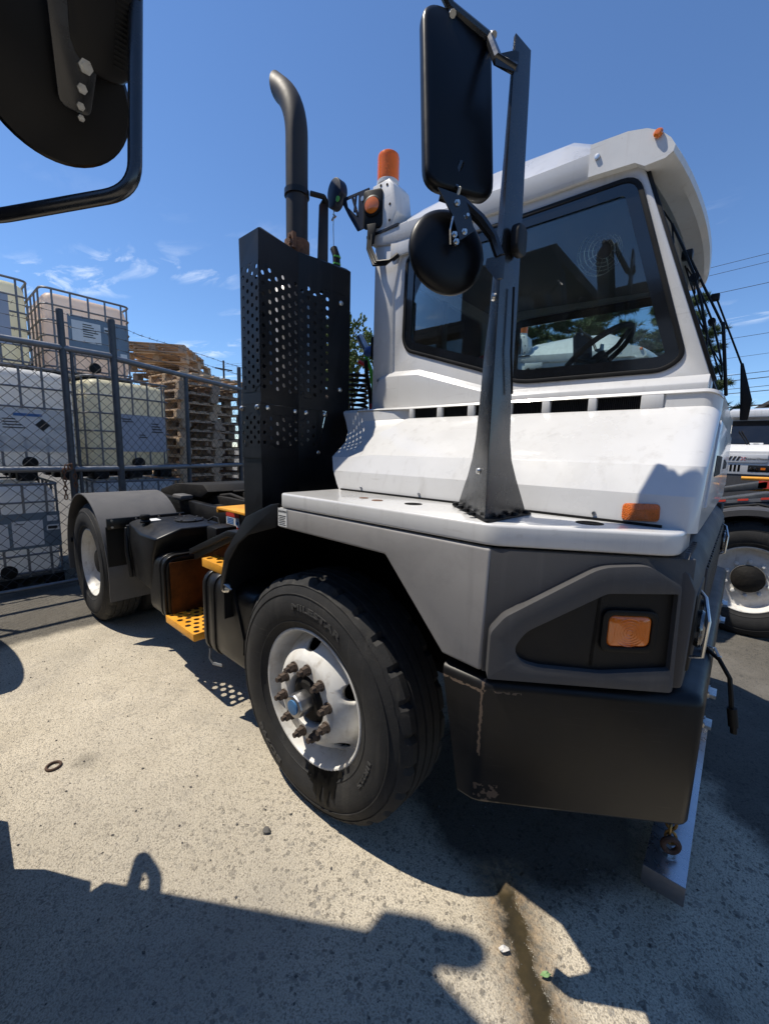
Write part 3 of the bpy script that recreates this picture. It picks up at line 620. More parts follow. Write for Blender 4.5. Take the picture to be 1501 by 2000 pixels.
# -- bumper -------------------------------------------------------
def bumper_material():
    m = mat('bumper', (.0045,.0045,.005), .36, var=.25, spec=.3, dirt=(.014,.013,.012), dirt_amt=.5, dscale=3); nt = m.node_tree; L = nt.links.new; b = nt.nodes['Principled BSDF']
    src = b.inputs['Base Color'].links[0].from_socket
    tc = N(nt, 'ShaderNodeTexCoord'); sx = N(nt, 'ShaderNodeSeparateXYZ'); L(tc.outputs['Object'], sx.inputs[0])
    def ma(op, a, b_=None, clamp=False):
        n = N(nt, 'ShaderNodeMath', operation=op, use_clamp=clamp)
        for i, v in enumerate((a, b_)):
            if v is None: continue
            if hasattr(v, 'is_linked'): L(v, n.inputs[i])
            else: n.inputs[i].default_value = v
        return n.outputs[0]
    no = N(nt, 'ShaderNodeTexNoise'); no.inputs['Scale'].default_value = 55; no.inputs['Detail'].default_value = 4; L(tc.outputs['Object'], no.inputs['Vector'])
    w = ma('MULTIPLY', ma('SUBTRACT', no.outputs[0], .5), .016)
    def near(v, c, half): return ma('LESS_THAN', ma('ABSOLUTE', ma('SUBTRACT', ma('ADD', v, w), c)), half)
    X, Y, Z = sx.outputs
    right = ma('LESS_THAN', Y, .3)
    vert = ma('MULTIPLY', near(X, .806, .0032), ma('GREATER_THAN', Z, .735))
    hor = ma('MULTIPLY', near(Z, .925, .0032), ma('LESS_THAN', X, .89))
    chip = ma('MULTIPLY', ma('MULTIPLY', near(Z, .625, .028), near(X, .83, .03)), ma('GREATER_THAN', no.outputs[0], .53))
    edge = ma('LESS_THAN', ma('ADD', Z, ma('MULTIPLY', w, .25)), .6035)
    allm = ma('MULTIPLY', ma('MULTIPLY', ma('MAXIMUM', ma('MAXIMUM', vert, hor), chip), right), ma('GREATER_THAN', no.outputs[0], .43))
    mx = N(nt, 'ShaderNodeMix', data_type='RGBA'); L(ma('MULTIPLY', allm, .8), mx.inputs[0]); L(src, mx.inputs[6]); mx.inputs[7].default_value = (.13,.095,.07,1)
    # fine pale scratches
    mp = N(nt, 'ShaderNodeMapping'); mp.inputs['Rotation'].default_value = (0, R(35), 0); mp.inputs['Scale'].default_value = (3,3,90); L(tc.outputs['Object'], mp.inputs[0])
    n2 = N(nt, 'ShaderNodeTexNoise'); n2.inputs['Scale'].default_value = 3; n2.inputs['Detail'].default_value = 5; L(mp.outputs[0], n2.inputs['Vector'])
    sc = ma('MULTIPLY', ma('GREATER_THAN', n2.outputs[0], .67), .35)
    mx2 = N(nt, 'ShaderNodeMix', data_type='RGBA'); L(sc, mx2.inputs[0]); L(mx.outputs[2], mx2.inputs[6]); mx2.inputs[7].default_value = (.03,.028,.026,1)
    L(mx2.outputs[2], b.inputs['Base Color'])
bumper_material()
plan = [(.70,-.07),(.805,-.07),(1.255,.24),(1.255,mir(.24)),(.805,mir(-.07)),(.70,mir(-.07))]
def off_open(pts, d):
    P = [Vector((x, y, 0)) for x, y in pts]; out = []
    for i, p in enumerate(P):
        a = (p-P[i-1]).normalized() if i else (P[1]-p).normalized(); b = (P[i+1]-p).normalized() if i < len(P)-1 else a
        na = Vector((-a.y, a.x, 0)); nb = Vector((-b.y, b.x, 0)); m = (na+nb).normalized(); out.append(p+m*d/max(.3, m.dot(na)))
    return out
secs = []
for d, z in ((.05,.592),(.012,.592),(.003,.596),(0,.604),(0,.93),(.004,.943),(.013,.953),(.026,.957),(.16,.956),(.16,.93)):
    pts = off_open(plan, d); pts[0].x = pts[-1].x = .68+(.955-z)*.20
    lp = round_poly(pts, .02, 4, closed=False); secs.append([(p.x, p.y, z) for p in lp])
b = MB(); b.loft(secs, closed=False, caps=False); bump = b.build('bumper', 'bumper', truck, ang=50, label='black steel front bumper with rusty scraped corner')
md = bump.modifiers.new('solid', 'SOLIDIFY'); md.thickness = .008; md.offset = -1
for y, z in ((.50,.86),(.50,.76),(1.45,.88),(1.45,.80)):
    b = MB(); b.cyl((1.253,y,z),(1.259,y,z),.020,16); hexnut(b, (1.257,y,z), (1,0,0), .0155, .018); b.build('bumper_bolt', 'zinc', bump)
# -- side panels ---------------------------------------------------
def body_panel(sgn):
    yy = (lambda y: y) if sgn < 0 else mir
    pr = [(-.108,1.316),(-.111,1.236),(.452,1.230),(.676,.985),(.797,.978),(.804,1.311)]
    b = MB(); b.prism([(x, yy(-.07), z) for x, z in pr], (0, .03 if sgn < 0 else -.03, 0)); p = b.build('side_panel', 'grey_panel', truck, bevel=.008, seg=3)
    a0 = Vector((.800,-.068,0)); a1 = Vector((1.20,.205,0)); n = Vector((a1.y-a0.y, -(a1.x-a0.x), 0)).normalized()
    q = [a0+Vector((0,0,.978)), a1+Vector((0,0,.978)), a1+Vector((0,0,1.311)), a0+Vector((0,0,1.311))]
    b = MB(); b.prism([(v.x, yy(v.y), v.z) for v in q], ((-n*.02).x, (-n*.02).y*(1 if sgn < 0 else -1), 0)); b.build('corner_panel', 'grey_bezel', truck, bevel=.004)
    return p
body_panel(-1); body_panel(1)
ch0 = Vector((.805,-.07,0)); chd = Vector((.45,.31,0)).normalized(); chn = Vector((chd.y,-chd.x,0))
def chp(t, z, off, sgn=-1):
    p = ch0+chd*t+chn*off; return Vector((p.x, p.y if sgn < 0 else mir(p.y), z))
for sgn in (-1, 1):
    outer2 = round_poly([(.007,.979,0),(.008,1.104,0),(.04,1.147,0),(.255,1.287,0),(.36,1.297,0),(.436,1.252,0),(.446,.984,0)], [.006,.012,.012,.03,.02,.006,.01], 4)
    inner2 = round_poly([(.066,1.066,0),(.092,1.112,0),(.274,1.224,0),(.430,1.233,0),(.434,1.041,0),(.28,1.019,0),(.132,1.022,0),(.085,1.032,0)], [.03,.02,.012,.004,.004,.01,.01,.02], 4)
    b = MB(); ring_plate(b, [chp(p.x, p.y, .032, sgn) for p in outer2], [chp(p.x, p.y, .032, sgn) for p in inner2], (-chn*.045 if sgn < 0 else Vector((-chn.x, chn.y, 0))*.045))
    bz = b.build('headlight_bezel', 'grey_bezel', truck, bevel=.005, seg=2)
    b = MB(); b.prism([chp(p.x, p.y, .014, sgn) for p in inner2], (-chn*.01 if sgn < 0 else Vector((-chn.x, chn.y, 0))*.01))
    b.prism([chp(t, z, .0155, sgn) for t, z in ((.255,1.03),(.262,1.03),(.268,1.215),(.262,1.215))], (0,0,0.0001)); b.build('bezel_insert', 'black_plastic', bz)
    def rr2(t0, t1, z0, z1, r, off): return [chp(p.x, p.y, off, sgn) for p in round_poly([(t0,z0,0),(t1,z0+.006,0),(t1,z1+.003,0),(t0,z1,0)], r, 5)]
    nv = (chn if sgn < 0 else Vector((chn.x, -chn.y, 0)))
    b = MB(); ring_plate(b, rr2(.272,.400,1.072,1.182,.024,.014), rr2(.287,.385,1.087,1.167,.016,.014), nv*.012); b.build('lamp_grommet', 'rubber', bz, bevel=.004)
    b = MB(); loops = [rr2(.286,.386,1.086,1.168,.016,.014), rr2(.286,.386,1.086,1.168,.016,.020), rr2(.291,.381,1.091,1.163,.014,.0245), rr2(.305,.367,1.104,1.150,.012,.0265), rr2(.325,.347,1.119,1.135,.006,.0272)]
    b.loft([[tuple(p) for p in l] for l in loops]); ml = b.build('marker_lamp', 'amber', bz, ang=70, label='amber side marker lamp with ribbed lens')
    for rad in (.007,.014,.021,.028,.035):
        cpt = chp(.336,1.127,.0262-rad*.06, sgn); ez = Vector((0,0,1)); et = Vector((chd.x, chd.y if sgn < 0 else -chd.y, 0))
        b = MB(); b.tube([cpt+et*rad*math.cos(2*math.pi*k/28)+ez*rad*math.sin(2*math.pi*k/28) for k in range(28)], .0024, 5, closed=True); b.build('lens_rib', 'amber', ml)
# front fascia with grille bars and headlights
b = MB(); ya, yb = .19, mir(.19)
fas = [(1.175,.975),(1.205,.985),(1.208,1.235),(1.19,1.275),(1.165,1.30),(1.10,1.30),(1.10,.975)]
b.prism([(x, ya, z) for x, z in fas], (0, yb-ya, 0)); fascia = b.build('front_fascia', 'grey_bezel', truck, bevel=.008, seg=2)
for k in range(26):
    y = .52+k*(mir(.52)-.52)/25; b = MB(); b.box((1.204,y-.008,1.0),(1.214,y+.008,1.23)); b.build('grille_bar', 'black_plastic' if k % 2 else 'grey_bezel', fascia, bevel=.003)
for y in (.33, mir(.33)):
    b = MB(); b.box((1.2,y-.11,1.02),(1.212,y+.12,1.22)); hl = b.build('headlight', 'black_plastic', fascia, bevel=.01)
    for dy in (-.05,.06):
        b = MB(); b.lathe([(.045,1.212),(.05,1.222),(.046,1.228),(.0,1.234)], (0,y+dy,1.12), (1,0,0), 24); b.build('lens', 'lens_clear', hl)
    b = MB(); b.tube([(1.21,y-.105,1.06),(1.235,y-.11,1.07),(1.238,y-.105,1.16),(1.225,y-.06,1.205),(1.21,y-.02,1.21)],.0045,8); b.build('headlight_guard', 'zinc', hl)
b = MB(); b.tube([(1.19,.62,1.02),(1.205,.60,.985),(1.23,.58,.965),(1.27,.56,.945),(1.30,.55,.90),(1.31,.55,.84),(1.315,.55,.80)],.0065,6); cb = b.build('hanging_cable', 'rubber', truck, label='loose black cable with plug hanging over the bumper')
b = MB(); b.cyl((1.315,.55,.81),(1.325,.548,.755),.013,10); b.cyl((1.325,.548,.757),(1.328,.547,.735),.009,10); b.build('plug', 'rubber', cb)
b = MB(); b.tube([(1.235,.585,.97),(1.25,.56,.975),(1.255,.59,.968),(1.268,.558,.955),(1.272,.585,.945)],.004,5); b.build('tape_wrap', 'label_white', cb)
# -- deck -------------------------------------------------------
dk = [(-.10,-.072),(.805,-.072),(1.168,.158),(1.175,.32),(-.10,.32)]
def deck(sgn):
    yy = (lambda y: y) if sgn < 0 else mir
    lp = round_poly([(x, yy(y), 1.318) for x, y in dk], [.03,.03,.04,.02,.01], 4)
    b = MB(); b.prism(lp, (0,0,.056)); return b.build('fender_deck', 'white_paint', truck, bevel=.009, seg=3)
d1 = deck(-1); deck(1)
for x, y, r in ((.44,.085,.030),(.97,.15,.034),(.30,.06,.02),(.22,.075,.017)):
    b = MB(); b.lathe([(r,1.3735),(r,1.3752),(0,1.3748)], (x,y,0), (0,0,1), 20); b.build('deck_hole', 'dark' if r > .025 else 'rust', d1)
b = MB()
for k in range(7): b.prism([(1.176,.18+k*.03,1.312),(1.186,.18+k*.03,1.312),(1.186,.195+k*.03,1.325),(1.176,.195+k*.03,1.325)], (0,.012,0))
b.build('deck_tread', 'grey_bezel', d1)
b = MB(); b.box((-.107,-.0722,1.243),(.0-.05,-.0705,1.314)); cl_ = b.build('caution_label', 'label_white', truck, label='small white caution label on the grey panel')
text_on('label_text', 'CAUTION', .0105, (-.076,-.0726,1.302), (1,0,0), (0,0,1), 'label_black', cl_, .0002, .0003)
b = MB()
for k in range(6): b.box((-.103+(k % 2)*.003,-.0726,1.283-k*.007),(-.056-(k*7 % 5)*.002,-.0722,1.2862-k*.007))
b.prism([(-.104,-.0726,1.298),(-.097,-.0726,1.298),(-.1005,-.0726,1.307)], (0,.0004,0)); b.build('label_print', 'label_black', cl_)
# -- hood -------------------------------------------------------
half_a = [(.222,1.366),(.226,1.40),(.240,1.455),(.282,1.530),(.498,1.690),(.514,1.699),(.535,1.700),(.535,1.742),(.516,1.743),(.522,1.752),(.60,1.757)]
half_r = [(.222,1.366),(.226,1.40),(.240,1.455),(.272,1.515),(.40,1.585),(.455,1.64),(.475,1.69),(.486,1.735),(.496,1.745),(.515,1.752),(.60,1.757)]
def hood_sec(x, half, ins=0, rear=False):
    P = []
    for y, z in half:
        xx = x if not rear else x-.28*(z-1.366)/.39
        P.append((xx, y+ins, z-ins*.5*(z > 1.6)))
    for y, z in half[::-1]:
        xx = x if not rear else x-.28*(z-1.366)/.39
        P.append((xx, mir(y)-ins, z-ins*.5*(z > 1.6)))
    return P
b = MB(); ss = [hood_sec(-.07, half_r, 0, True), hood_sec(.03, half_r, 0, True), hood_sec(.072, half_a)]
ss += [hood_sec(x, half_a) for x in (.4,.8,1.04)]
half_f = [(y, z) for y, z in half_a]; half_f[6] = (.520,1.702); half_f[7] = (.522,1.741)
ss += [hood_sec(1.055, half_f)]+[hood_sec(1.145+.046*math.sin(R(8*k)), half_f, .046*(1-math.cos(R(8*k)))) for k in range(11)]
b.loft(ss, closed=True, caps=True); hood = b.build('hood', 'white_paint', truck, ang=11)
vx = [(.095,.224),(.25,.375),(.405,.535),(.565,.68),(.708,.836),(.862,.99)]
edges = [.072]+[e for p in vx for e in p]+[1.05]
for i in range(0, len(edges), 2):
    b = MB(); b.box((edges[i],.5155,1.6995),(edges[i+1],.5345,1.7425)); b.build('vent_divider', 'white_paint', hood, bevel=.003)
for x0, x1 in vx:
    b = MB(); b.box((x0+.001,.5325,1.701),(x1-.001,.5348,1.7415)); v = b.build('vent', 'dark', hood)
    b = MB(); n = int((x1-x0)/.006)
    for k in range(n): b.box((x0+.003+k*.006,.5295,1.7015),(x0+.0055+k*.006,.532,1.741))
    b.build('vent_mesh', 'black_plastic', v, kind='stuff', smooth=False)
lp = round_poly([(1.028,.2275,1.382),(1.113,.2275,1.387),(1.110,.2375,1.432),(1.026,.2365,1.427)], .012, 4)
b = MB(); b.prism(lp, (0,-.009,.001)); b.build('side_reflector', 'reflector_amber', hood, bevel=.003, label='rectangular amber reflector on the hood side')
b = MB(); b.box((-.06,.2165,1.3745),(1.12,.2235,1.381)); b.build('hood_seam', 'rubber', hood)  # dark strip drawn for the gap between hood and deck
for x_ in (.06,.36,.66,.96):
    b = MB(); b.lathe([(.006,0),(.005,.003),(0,.0035)], (x_,.2235,1.392), (0,-1,.1), 8); b.build('rivet', 'steel', hood)
# front face trim of the hood
b = MB(); b.prism([(1.1885,.36,1.42),(1.1885,mir(.36),1.42),(1.1885,mir(.52),1.66),(1.1885,.52,1.66)], (.007,0,0)); b.build('hood_badge_panel', 'white_paint', hood, bevel=.003)
b = MB()
for k in range(5): b.prism([(1.196,.50+k*.07,1.50),(1.196,.54+k*.07,1.50),(1.196,.56+k*.07,1.56),(1.196,.52+k*.07,1.56)], (.002,0,0))
b.build('hood_stripes', 'label_black', hood)
text_on('badge_lettering', 'KalmarOttawa', .055, (1.1965,1.25,1.53), (0,1,0), (0,0,1), 'grey_bezel', hood)

# -- cab -------------------------------------------------------
Y0, Y1 = .60, 1.80
side_out = [(-.235,1.745),(1.155,1.745),(1.155,1.785),(.905,2.475),(.86,2.53),(-.235,2.60)]
hole = [(-.040,2.452),(-.048,2.075),(-.02,2.022),(.384,1.890),(.53,1.826),(1.03,1.822),(1.082,1.862),(.898,2.44)]
hole_r = [.05,.08,.06,.04,.10,.05,.07,.05]
cabw = None
def cab_side(y, th, out):
    o = [(x, y, z) for x, z in side_out]; h = round_poly([(x, y, z) for x, z in hole], hole_r, 5)
    b = MB(); ring_plate(b, o, h, (0, th, 0)); w = b.build('cab_side', 'white_paint', truck, bevel=.006)
    hs = [Vector((p.x, y+out*.001, p.z)) for p in h]; hi = offset_loop(hs, .012, (0,1,0)); big = offset_loop(hs, -.0, (0,1,0))
    b = MB(); ring_plate(b, [p-(hi[i]-p)*.25 for i, p in enumerate(hs)], hi, (0, out*.004, 0)); b.build('window_seal', 'rubber', w, bevel=.002)
    hf = offset_loop(hs, .048, (0,1,0))
    b = MB(); ring_plate(b, [p+(hi[i]-p)*.9 for i, p in enumerate(hs)], hf, (0, -out*.004, 0)); b.build('window_border', 'black_gloss', w)
    b = MB(); b.prism([p+Vector((0, -out*.006, 0)) for p in hi], (0, -out*.003, 0)); b.build('window_pane', 'glass', w, smooth=False)
    return w
mat('black_gloss', (.008,.009,.011), .12, var=.05, coat=.5)
cs = cab_side(Y0, .045, -1); cs2 = cab_side(Y1, -.045, 1)
# stepped skirt below the window
b = MB(); sk = [(-.225,1.755),(1.150,1.755),(1.150,1.778),(.52,1.778),(.39,1.806),(.06,1.905),(-.12,1.912),(-.18,1.90)]
b.loft([[(x, Y0-.022, z) for x, z in sk], [(x, Y0+.002, z+(.028 if z > 1.77 else 0)) for x, z in sk]]); b.build('cab_skirt', 'white_paint', cs, bevel=.003)
# rear pillar with chamfer
b = MB(); b.prism([(-.10,Y0-.008,1.76),(-.235,Y0-.008,1.76),(-.235,Y0-.008,2.60),(-.04,Y0-.008,2.60),(-.11,Y0-.008,2.30)], (0,.012,0)); b.build('rear_pillar', 'white_paint', cs, bevel=.004)
for z in (1.86,1.90):
    b = MB(); b.cyl((-.19,Y0-.009,z),(-.19,Y0-.016,z),.007,8); b.build('rivet', 'steel', cs)
# rear wall
o = [(-.235,Y0,1.745),(-.235,Y1,1.745),(-.235,Y1,2.60),(-.235,Y0,2.60)]; h = round_poly([(-.235,Y0+.10,1.93),(-.235,Y1-.10,1.93),(-.235,Y1-.10,2.44),(-.235,Y0+.10,2.44)], .09, 5)
b = MB(); ring_plate(b, o, h, (.04,0,0)); rwall = b.build('cab_rear', 'white_paint', truck, bevel=.004)
b = MB(); ring_plate(b, [p for p in h], offset_loop(h, .025, (1,0,0)), (-.006,0,0)); b.build('window_seal', 'rubber', rwall)
b = MB(); b.prism([p+Vector((.015,0,0)) for p in h], (.004,0,0)); b.build('window_pane', 'glass', rwall, smooth=False)
b = MB(); b.box((-.205,1.16,1.93),(-.19,1.20,2.44)); b.build('window_divider', 'black_plastic', rwall)
# windscreen
wx = lambda z: 1.155-(z-1.785)*(.25/.69)
wo = [(wx(1.787)+.002,Y0+.046,1.787),(wx(1.787)+.002,Y1-.046,1.787),(wx(2.50),Y1-.046,2.50),(wx(2.50),Y0+.046,2.50)]
wh = round_poly([(wx(1.83)+.002,Y0+.08,1.83),(wx(1.83)+.002,Y1-.08,1.83),(wx(2.45),Y1-.08,2.45),(wx(2.45),Y0+.08,2.45)], .06, 5)
b = MB(); ring_plate(b, wo, wh, (-.03,0,0)); ws = b.build('windscreen_frame', 'rubber', truck, bevel=.003)
b = MB(); b.prism([p+Vector((-.012,0,0)) for p in wh], (-.004,0,0)); b.build('windscreen', 'glass', ws, smooth=False)
b = MB(); b.prism([(wx(1.787)+.012,Y0+.006,1.787),(wx(1.787)+.012,Y0+.05,1.787),(wx(2.47)+.012,Y0+.05,2.47),(wx(2.47)+.012,Y0+.006,2.47)], (-.03,0,0)); b.build('pillar_trim', 'rubber', ws, bevel=.004)
# roof, gutter band and visor
def roof_sec(x, z0, zt, ins):
    ya, yb = Y0-.014, Y1+.014
    pr = [(ya,z0),(ya-.006,z0+.012),(ya-.006,z0+.075),(ya+.012,z0+.085),(ya+.03+ins,z0+.10),(ya+.13+ins,zt-.06),(ya+.20+ins,zt-.012),(ya+.28+ins,zt)]
    return [(x, y, z) for y, z in pr]+[(x, yb-(y-ya), z) for y, z in pr[::-1]]
b = MB(); b.loft([roof_sec(-.262,2.555,2.66,.05), roof_sec(-.245,2.545,2.70,.02), roof_sec(-.10,2.515,2.755,0), roof_sec(.3,2.49,2.775,0), roof_sec(.62,2.477,2.755,0), roof_sec(.74,2.474,2.70,.01), roof_sec(.80,2.472,2.62,.03), roof_sec(.86,2.47,2.575,.05)])
roof = b.build('roof', 'white_paint', truck, ang=30)
vis = [(.745,2.470),(.890,2.458),(.918,2.436),(.975,2.437),(.995,2.450),(.999,2.468),(.985,2.495),(.955,2.530),(.915,2.556),(.86,2.572),(.745,2.580)]
b = MB(); ss = []; nY = 15
for k in range(nY):
    t = k/(nY-1); y = Y0-.026+t*(Y1-Y0+.052); bow = .045*(1-(2*t-1)**2); e = min(t, 1-t); ins = .03 if k in (0, nY-1) else (.008 if k in (1, nY-2) else 0)
    cx, cz = .86, 2.51; ss.append([(cx+(x-cx)*(1-ins*1.5)+(bow if x > .87 else 0), y, cz+(z-cz)*(1-ins*4)+(bow*.25 if z > 2.5 else 0)) for x, z in vis])
b.loft(ss); vz = b.build('sun_visor', 'visor_white', roof, ang=32, label='deep white visor over the windscreen, faintly mottled with beige')
b = MB(); b.lathe([(.012,0),(.013,.008),(.008,.014),(0,.015)], (.945,Y0-.026,2.520), (0,-1,.1), 12); b.build('clearance_lamp', 'amber', vz)
b = MB(); b.lathe([(.009,0),(.008,.006),(0,.007)], (.775,Y0-.027,2.525), (0,-1,0), 10); b.build('bolt', 'zinc', vz)
b = MB(); b.prism([(-.25,Y0+.05,2.52),(.86,Y0+.05,2.462),(.86,Y1-.05,2.462),(-.25,Y1-.05,2.52)], (0,0,-.012)); b.build('headliner', 'headliner', truck)
b = MB(); b.box((-.19,Y0+.05,1.75),(1.1,Y1-.05,1.77)); b.build('cab_floor', 'interior_grey', truck)
b = MB(); b.prism([(.72,Y0+.05,1.77),(.72,Y0+.05,1.84),(.80,Y0+.05,1.885),(1.02,Y0+.05,1.86),(1.11,Y0+.05,1.80),(1.11,Y0+.05,1.77)], (0,Y1-Y0-.10,0)); b.build('dashboard', 'interior_grey', truck, bevel=.015)
for y in (Y0+.05, Y1-.085):
    b = MB(); b.prism([(-.19,y,1.93),(-.05,y,1.93),(-.045,y,2.5),(-.19,y,2.5)], (0,.03,0)); b.build('inner_pillar', 'interior_grey', truck)
sw = MB(); c = Vector((.60,1.42,2.075)); ax = Vector((-.62,0,.78)).normalized(); e1 = Vector((0,1,0)); e2 = ax.cross(e1)
sw.tube([c+(e1*math.cos(2*math.pi*k/32)+e2*math.sin(2*math.pi*k/32))*.20 for k in range(32)], .014, 8, closed=True)
for a in (20,160,270): sw.tube([c-ax*.03, c-ax*.03+(e1*math.cos(R(a))+e2*math.sin(R(a)))*.1, c+(e1*math.cos(R(a))+e2*math.sin(R(a)))*.2], .011, 6)
sw.cyl(c-ax*.04, c-ax*.005, .045, 16); sw.cyl(c-ax*.04, c-ax*.40, .03, 12); sw.build('steering_wheel', 'seat_black', truck)
b = MB(); b.box((-.02,1.1,1.78),(.45,1.6,1.90)); st_ = b.build('driver_seat', 'seat_black', truck, bevel=.05, seg=3)
b = MB(); b.prism([(-.06,1.12,1.86),(.06,1.12,1.86),(-.0,1.12,2.06),(-.10,1.12,2.06)], (0,.46,0)); b.build('seat_back', 'seat_black', st_, bevel=.04, seg=3)
b = MB(); fc = Vector((.70,.98,2.40)); fx = Vector((.55,-.75,-.2)).normalized(); f1 = fx.cross(Vector((0,0,1))).normalized(); f2 = fx.cross(f1)
for rr_, off in ((.085,0),(.072,.014),(.058,.022),(.044,.027),(.03,.03),(.085,-.03)):
    b.tube([fc+fx*off+(f1*math.cos(2*math.pi*k/28)+f2*math.sin(2*math.pi*k/28))*rr_ for k in range(28)], .0014, 4, closed=True)
for k in range(12):
    a = 2*math.pi*k/12; d = f1*math.cos(a)+f2*math.sin(a); b.tube([fc-fx*.03+d*.085, fc+d*.085, fc+fx*.022+d*.058, fc+fx*.03+d*.03], .0013, 4)
fan = b.build('cab_fan', 'zinc', truck, label='small round wire-caged cab fan')
b = MB(); b.cyl(fc+fx*.032, fc+fx*.025, .03, 16); b.cyl(fc-fx*.07, fc-fx*.02, .035, 16); b.tube([fc-fx*.06, fc-fx*.07+Vector((0,0,.07)), Vector((fc.x-.02, fc.y+.02, 2.47))], .008, 8); b.build('fan_motor', 'black_plastic', fan)
b = MB(); b.box((.86,1.30,2.30),(.89,1.45,2.40)); b.tube([(.88,1.37,2.4),(.87,1.37,2.47)],.006); b.build('inner_mirror', 'black_plastic', truck, bevel=.008)
b = MB(); b.box((.30,.70,1.90),(.36,.76,1.985)); b.build('fire_extinguisher', 'red_paint', truck, bevel=.02, seg=3)
# wipers
def wiper(y, base, tip, blade, wedge=True):
    b = MB(); bx, bz_ = base; tx_, tz = tip
    if not wedge: b.tube([(bx,y,bz_-.04),(bx-.035,y,bz_+.20)], .006, 6)
    else: b.prism([(bx-.016,y-.014,bz_-.045),(bx+.012,y-.014,bz_-.045),(bx+.016,y-.014,bz_+.04),(bx-.031,y-.014,bz_+.20),(bx-.042,y-.014,bz_+.20),(bx-.022,y-.014,bz_+.02)], (0,.028,0))
    w = b.build('wiper_arm', 'black_plastic', truck, bevel=.004)
    b = MB(); b.tube([(bx-.035,y,bz_+.19),(tx_,y,tz)], .0042, 6); b.build('wiper_rod', 'black_plastic', w)
    b = MB(); (x0,z0),(x1,z1) = blade; yo = y-.03
    P = lambda t, o: (x0+(x1-x0)*t+o, yo, z0+(z1-z0)*t)
    b.tube([P(0,-.016),P(.5,-.016),P(1,-.016)],.0038,5)
    b.tube([P(.02,-.012),P(.12,.0),P(.25,-.012)],.003,5); b.tube([P(.75,-.012),P(.88,.0),P(.98,-.012)],.003,5); b.tube([P(.12,.0),P(.3,.010),P(.5,.016),P(.7,.010),P(.88,.0)],.0045,5)
    b.cyl(P(.5,.014), (P(.5,.014)[0], y+.01, P(.5,.014)[2]), .015, 10); b.build('wiper_blade', 'black_plastic', w)
    b = MB(); b.box((tx_-.018,y-.014,tz-.018),(tx_+.014,y+.014,tz+.012)); b.build('wiper_joint', 'black_plastic', w, bevel=.005)
    return w
wiper(.80, (1.185,1.80), (1.03,2.24), ((1.135,1.90),(.955,2.40)), False)
wiper(1.42, (1.235,1.77), (1.075,2.27), ((1.155,1.90),(.965,2.42)))
# -- mirror post -------------------------------------------------
apex = Vector((.772,-.051,0)); dl = Vector((-.69,.724,0)).normalized(); dr = Vector((.06,1,0)).normalized()
lw = [(1.375,.31),(1.40,.285),(1.44,.245),(1.48,.20),(1.53,.16),(1.586,.133),(1.70,.112),(1.81,.098),(1.89,.075),(2.07,.050),(2.23,.034),(2.40,.020),(2.46,.016)]
rwid = [(1.375,.232),(1.40,.215),(1.44,.185),(1.48,.155),(1.53,.122),(1.586,.105),(1.70,.096),(1.81,.094),(1.89,.094),(2.07,.089),(2.23,.082),(2.40,.076),(2.46,.072)]
b = MB(); secs = []
for (z, l), (_, r) in zip(lw, rwid):
    A = apex+Vector((0,0,z)); t = .007; nl = Vector((-dl.y, dl.x, 0)); nr = Vector((dr.y, -dr.x, 0)); inn = A+(dl+dr).normalized()*.02
    zt = .03 if z > 2.45 else 0
    secs.append([A+dl*l+Vector((0,0,-zt)), A+dl*.012, A+(dl+dr)*.0015, A+dr*.012, A+dr*r+Vector((0,0,zt*.3)), A+dr*r-nr*t+Vector((0,0,zt*.3)), inn, A+dl*l+nl*-t+Vector((0,0,-zt))])
b.loft([[tuple(p) for p in s] for s in secs]); post = b.build('mirror_post', 'post_black', truck, ang=32, label='tall black folded-steel mirror post with flared foot')
b = MB(); b.prism(round_poly([apex+Vector((.02,-.025,1.3745)), apex+Vector((.035,.24,1.3745)), apex+dl*.33+Vector((-.01,-.02,1.3745))], .025, 4), (0,0,.006)); b.build('post_gasket', 'rubber', post, bevel=.002)
for t in (.06,.13,.20,.27):
    b = MB(); p = apex+dl*t+Vector((-.012,-.012,1.381)); b.lathe([(.011,0),(.009,.008),(0,.009)], p, (0,0,1), 8); b.build('bolt', 'rubber', post)
for t in (.06,.13,.20):
    b = MB(); p = apex+dr*t+Vector((.016,0,1.381)); b.lathe([(.011,0),(.009,.008),(0,.009)], p, (0,0,1), 8); b.build('bolt', 'rubber', post)
for q in ((.08,1.50),(.04,1.93)):
    p = apex+dl*q[0]+Vector((0,0,q[1])); n = Vector((-dl.y,dl.x,0)); n = -n if n.y > 0 else n; b = MB(); b.lathe([(.010,0),(.008,.006),(0,.007)], p, n, 10); b.build('bolt', 'zinc', post)
b = MB(); b.tube([apex+dr*.05+Vector((.010,0,1.95)), apex+dr*.055+Vector((.012,0,1.80)), apex+dr*.075+Vector((.012,0,1.70))], .003, 5); b.build('mirror_cable', 'rubber', post)
lp = round_poly([(0,-.026,-.034),(0,.026,-.034),(0,.026,.034),(0,-.026,.034)], .02, 4); b = MB(); b.prism([apex+dr*.045+Vector((.006,0,2.05))+Vector(p) for p in lp], (.022,0,0)); b.build('grommet', 'black_plastic', post, bevel=.006)
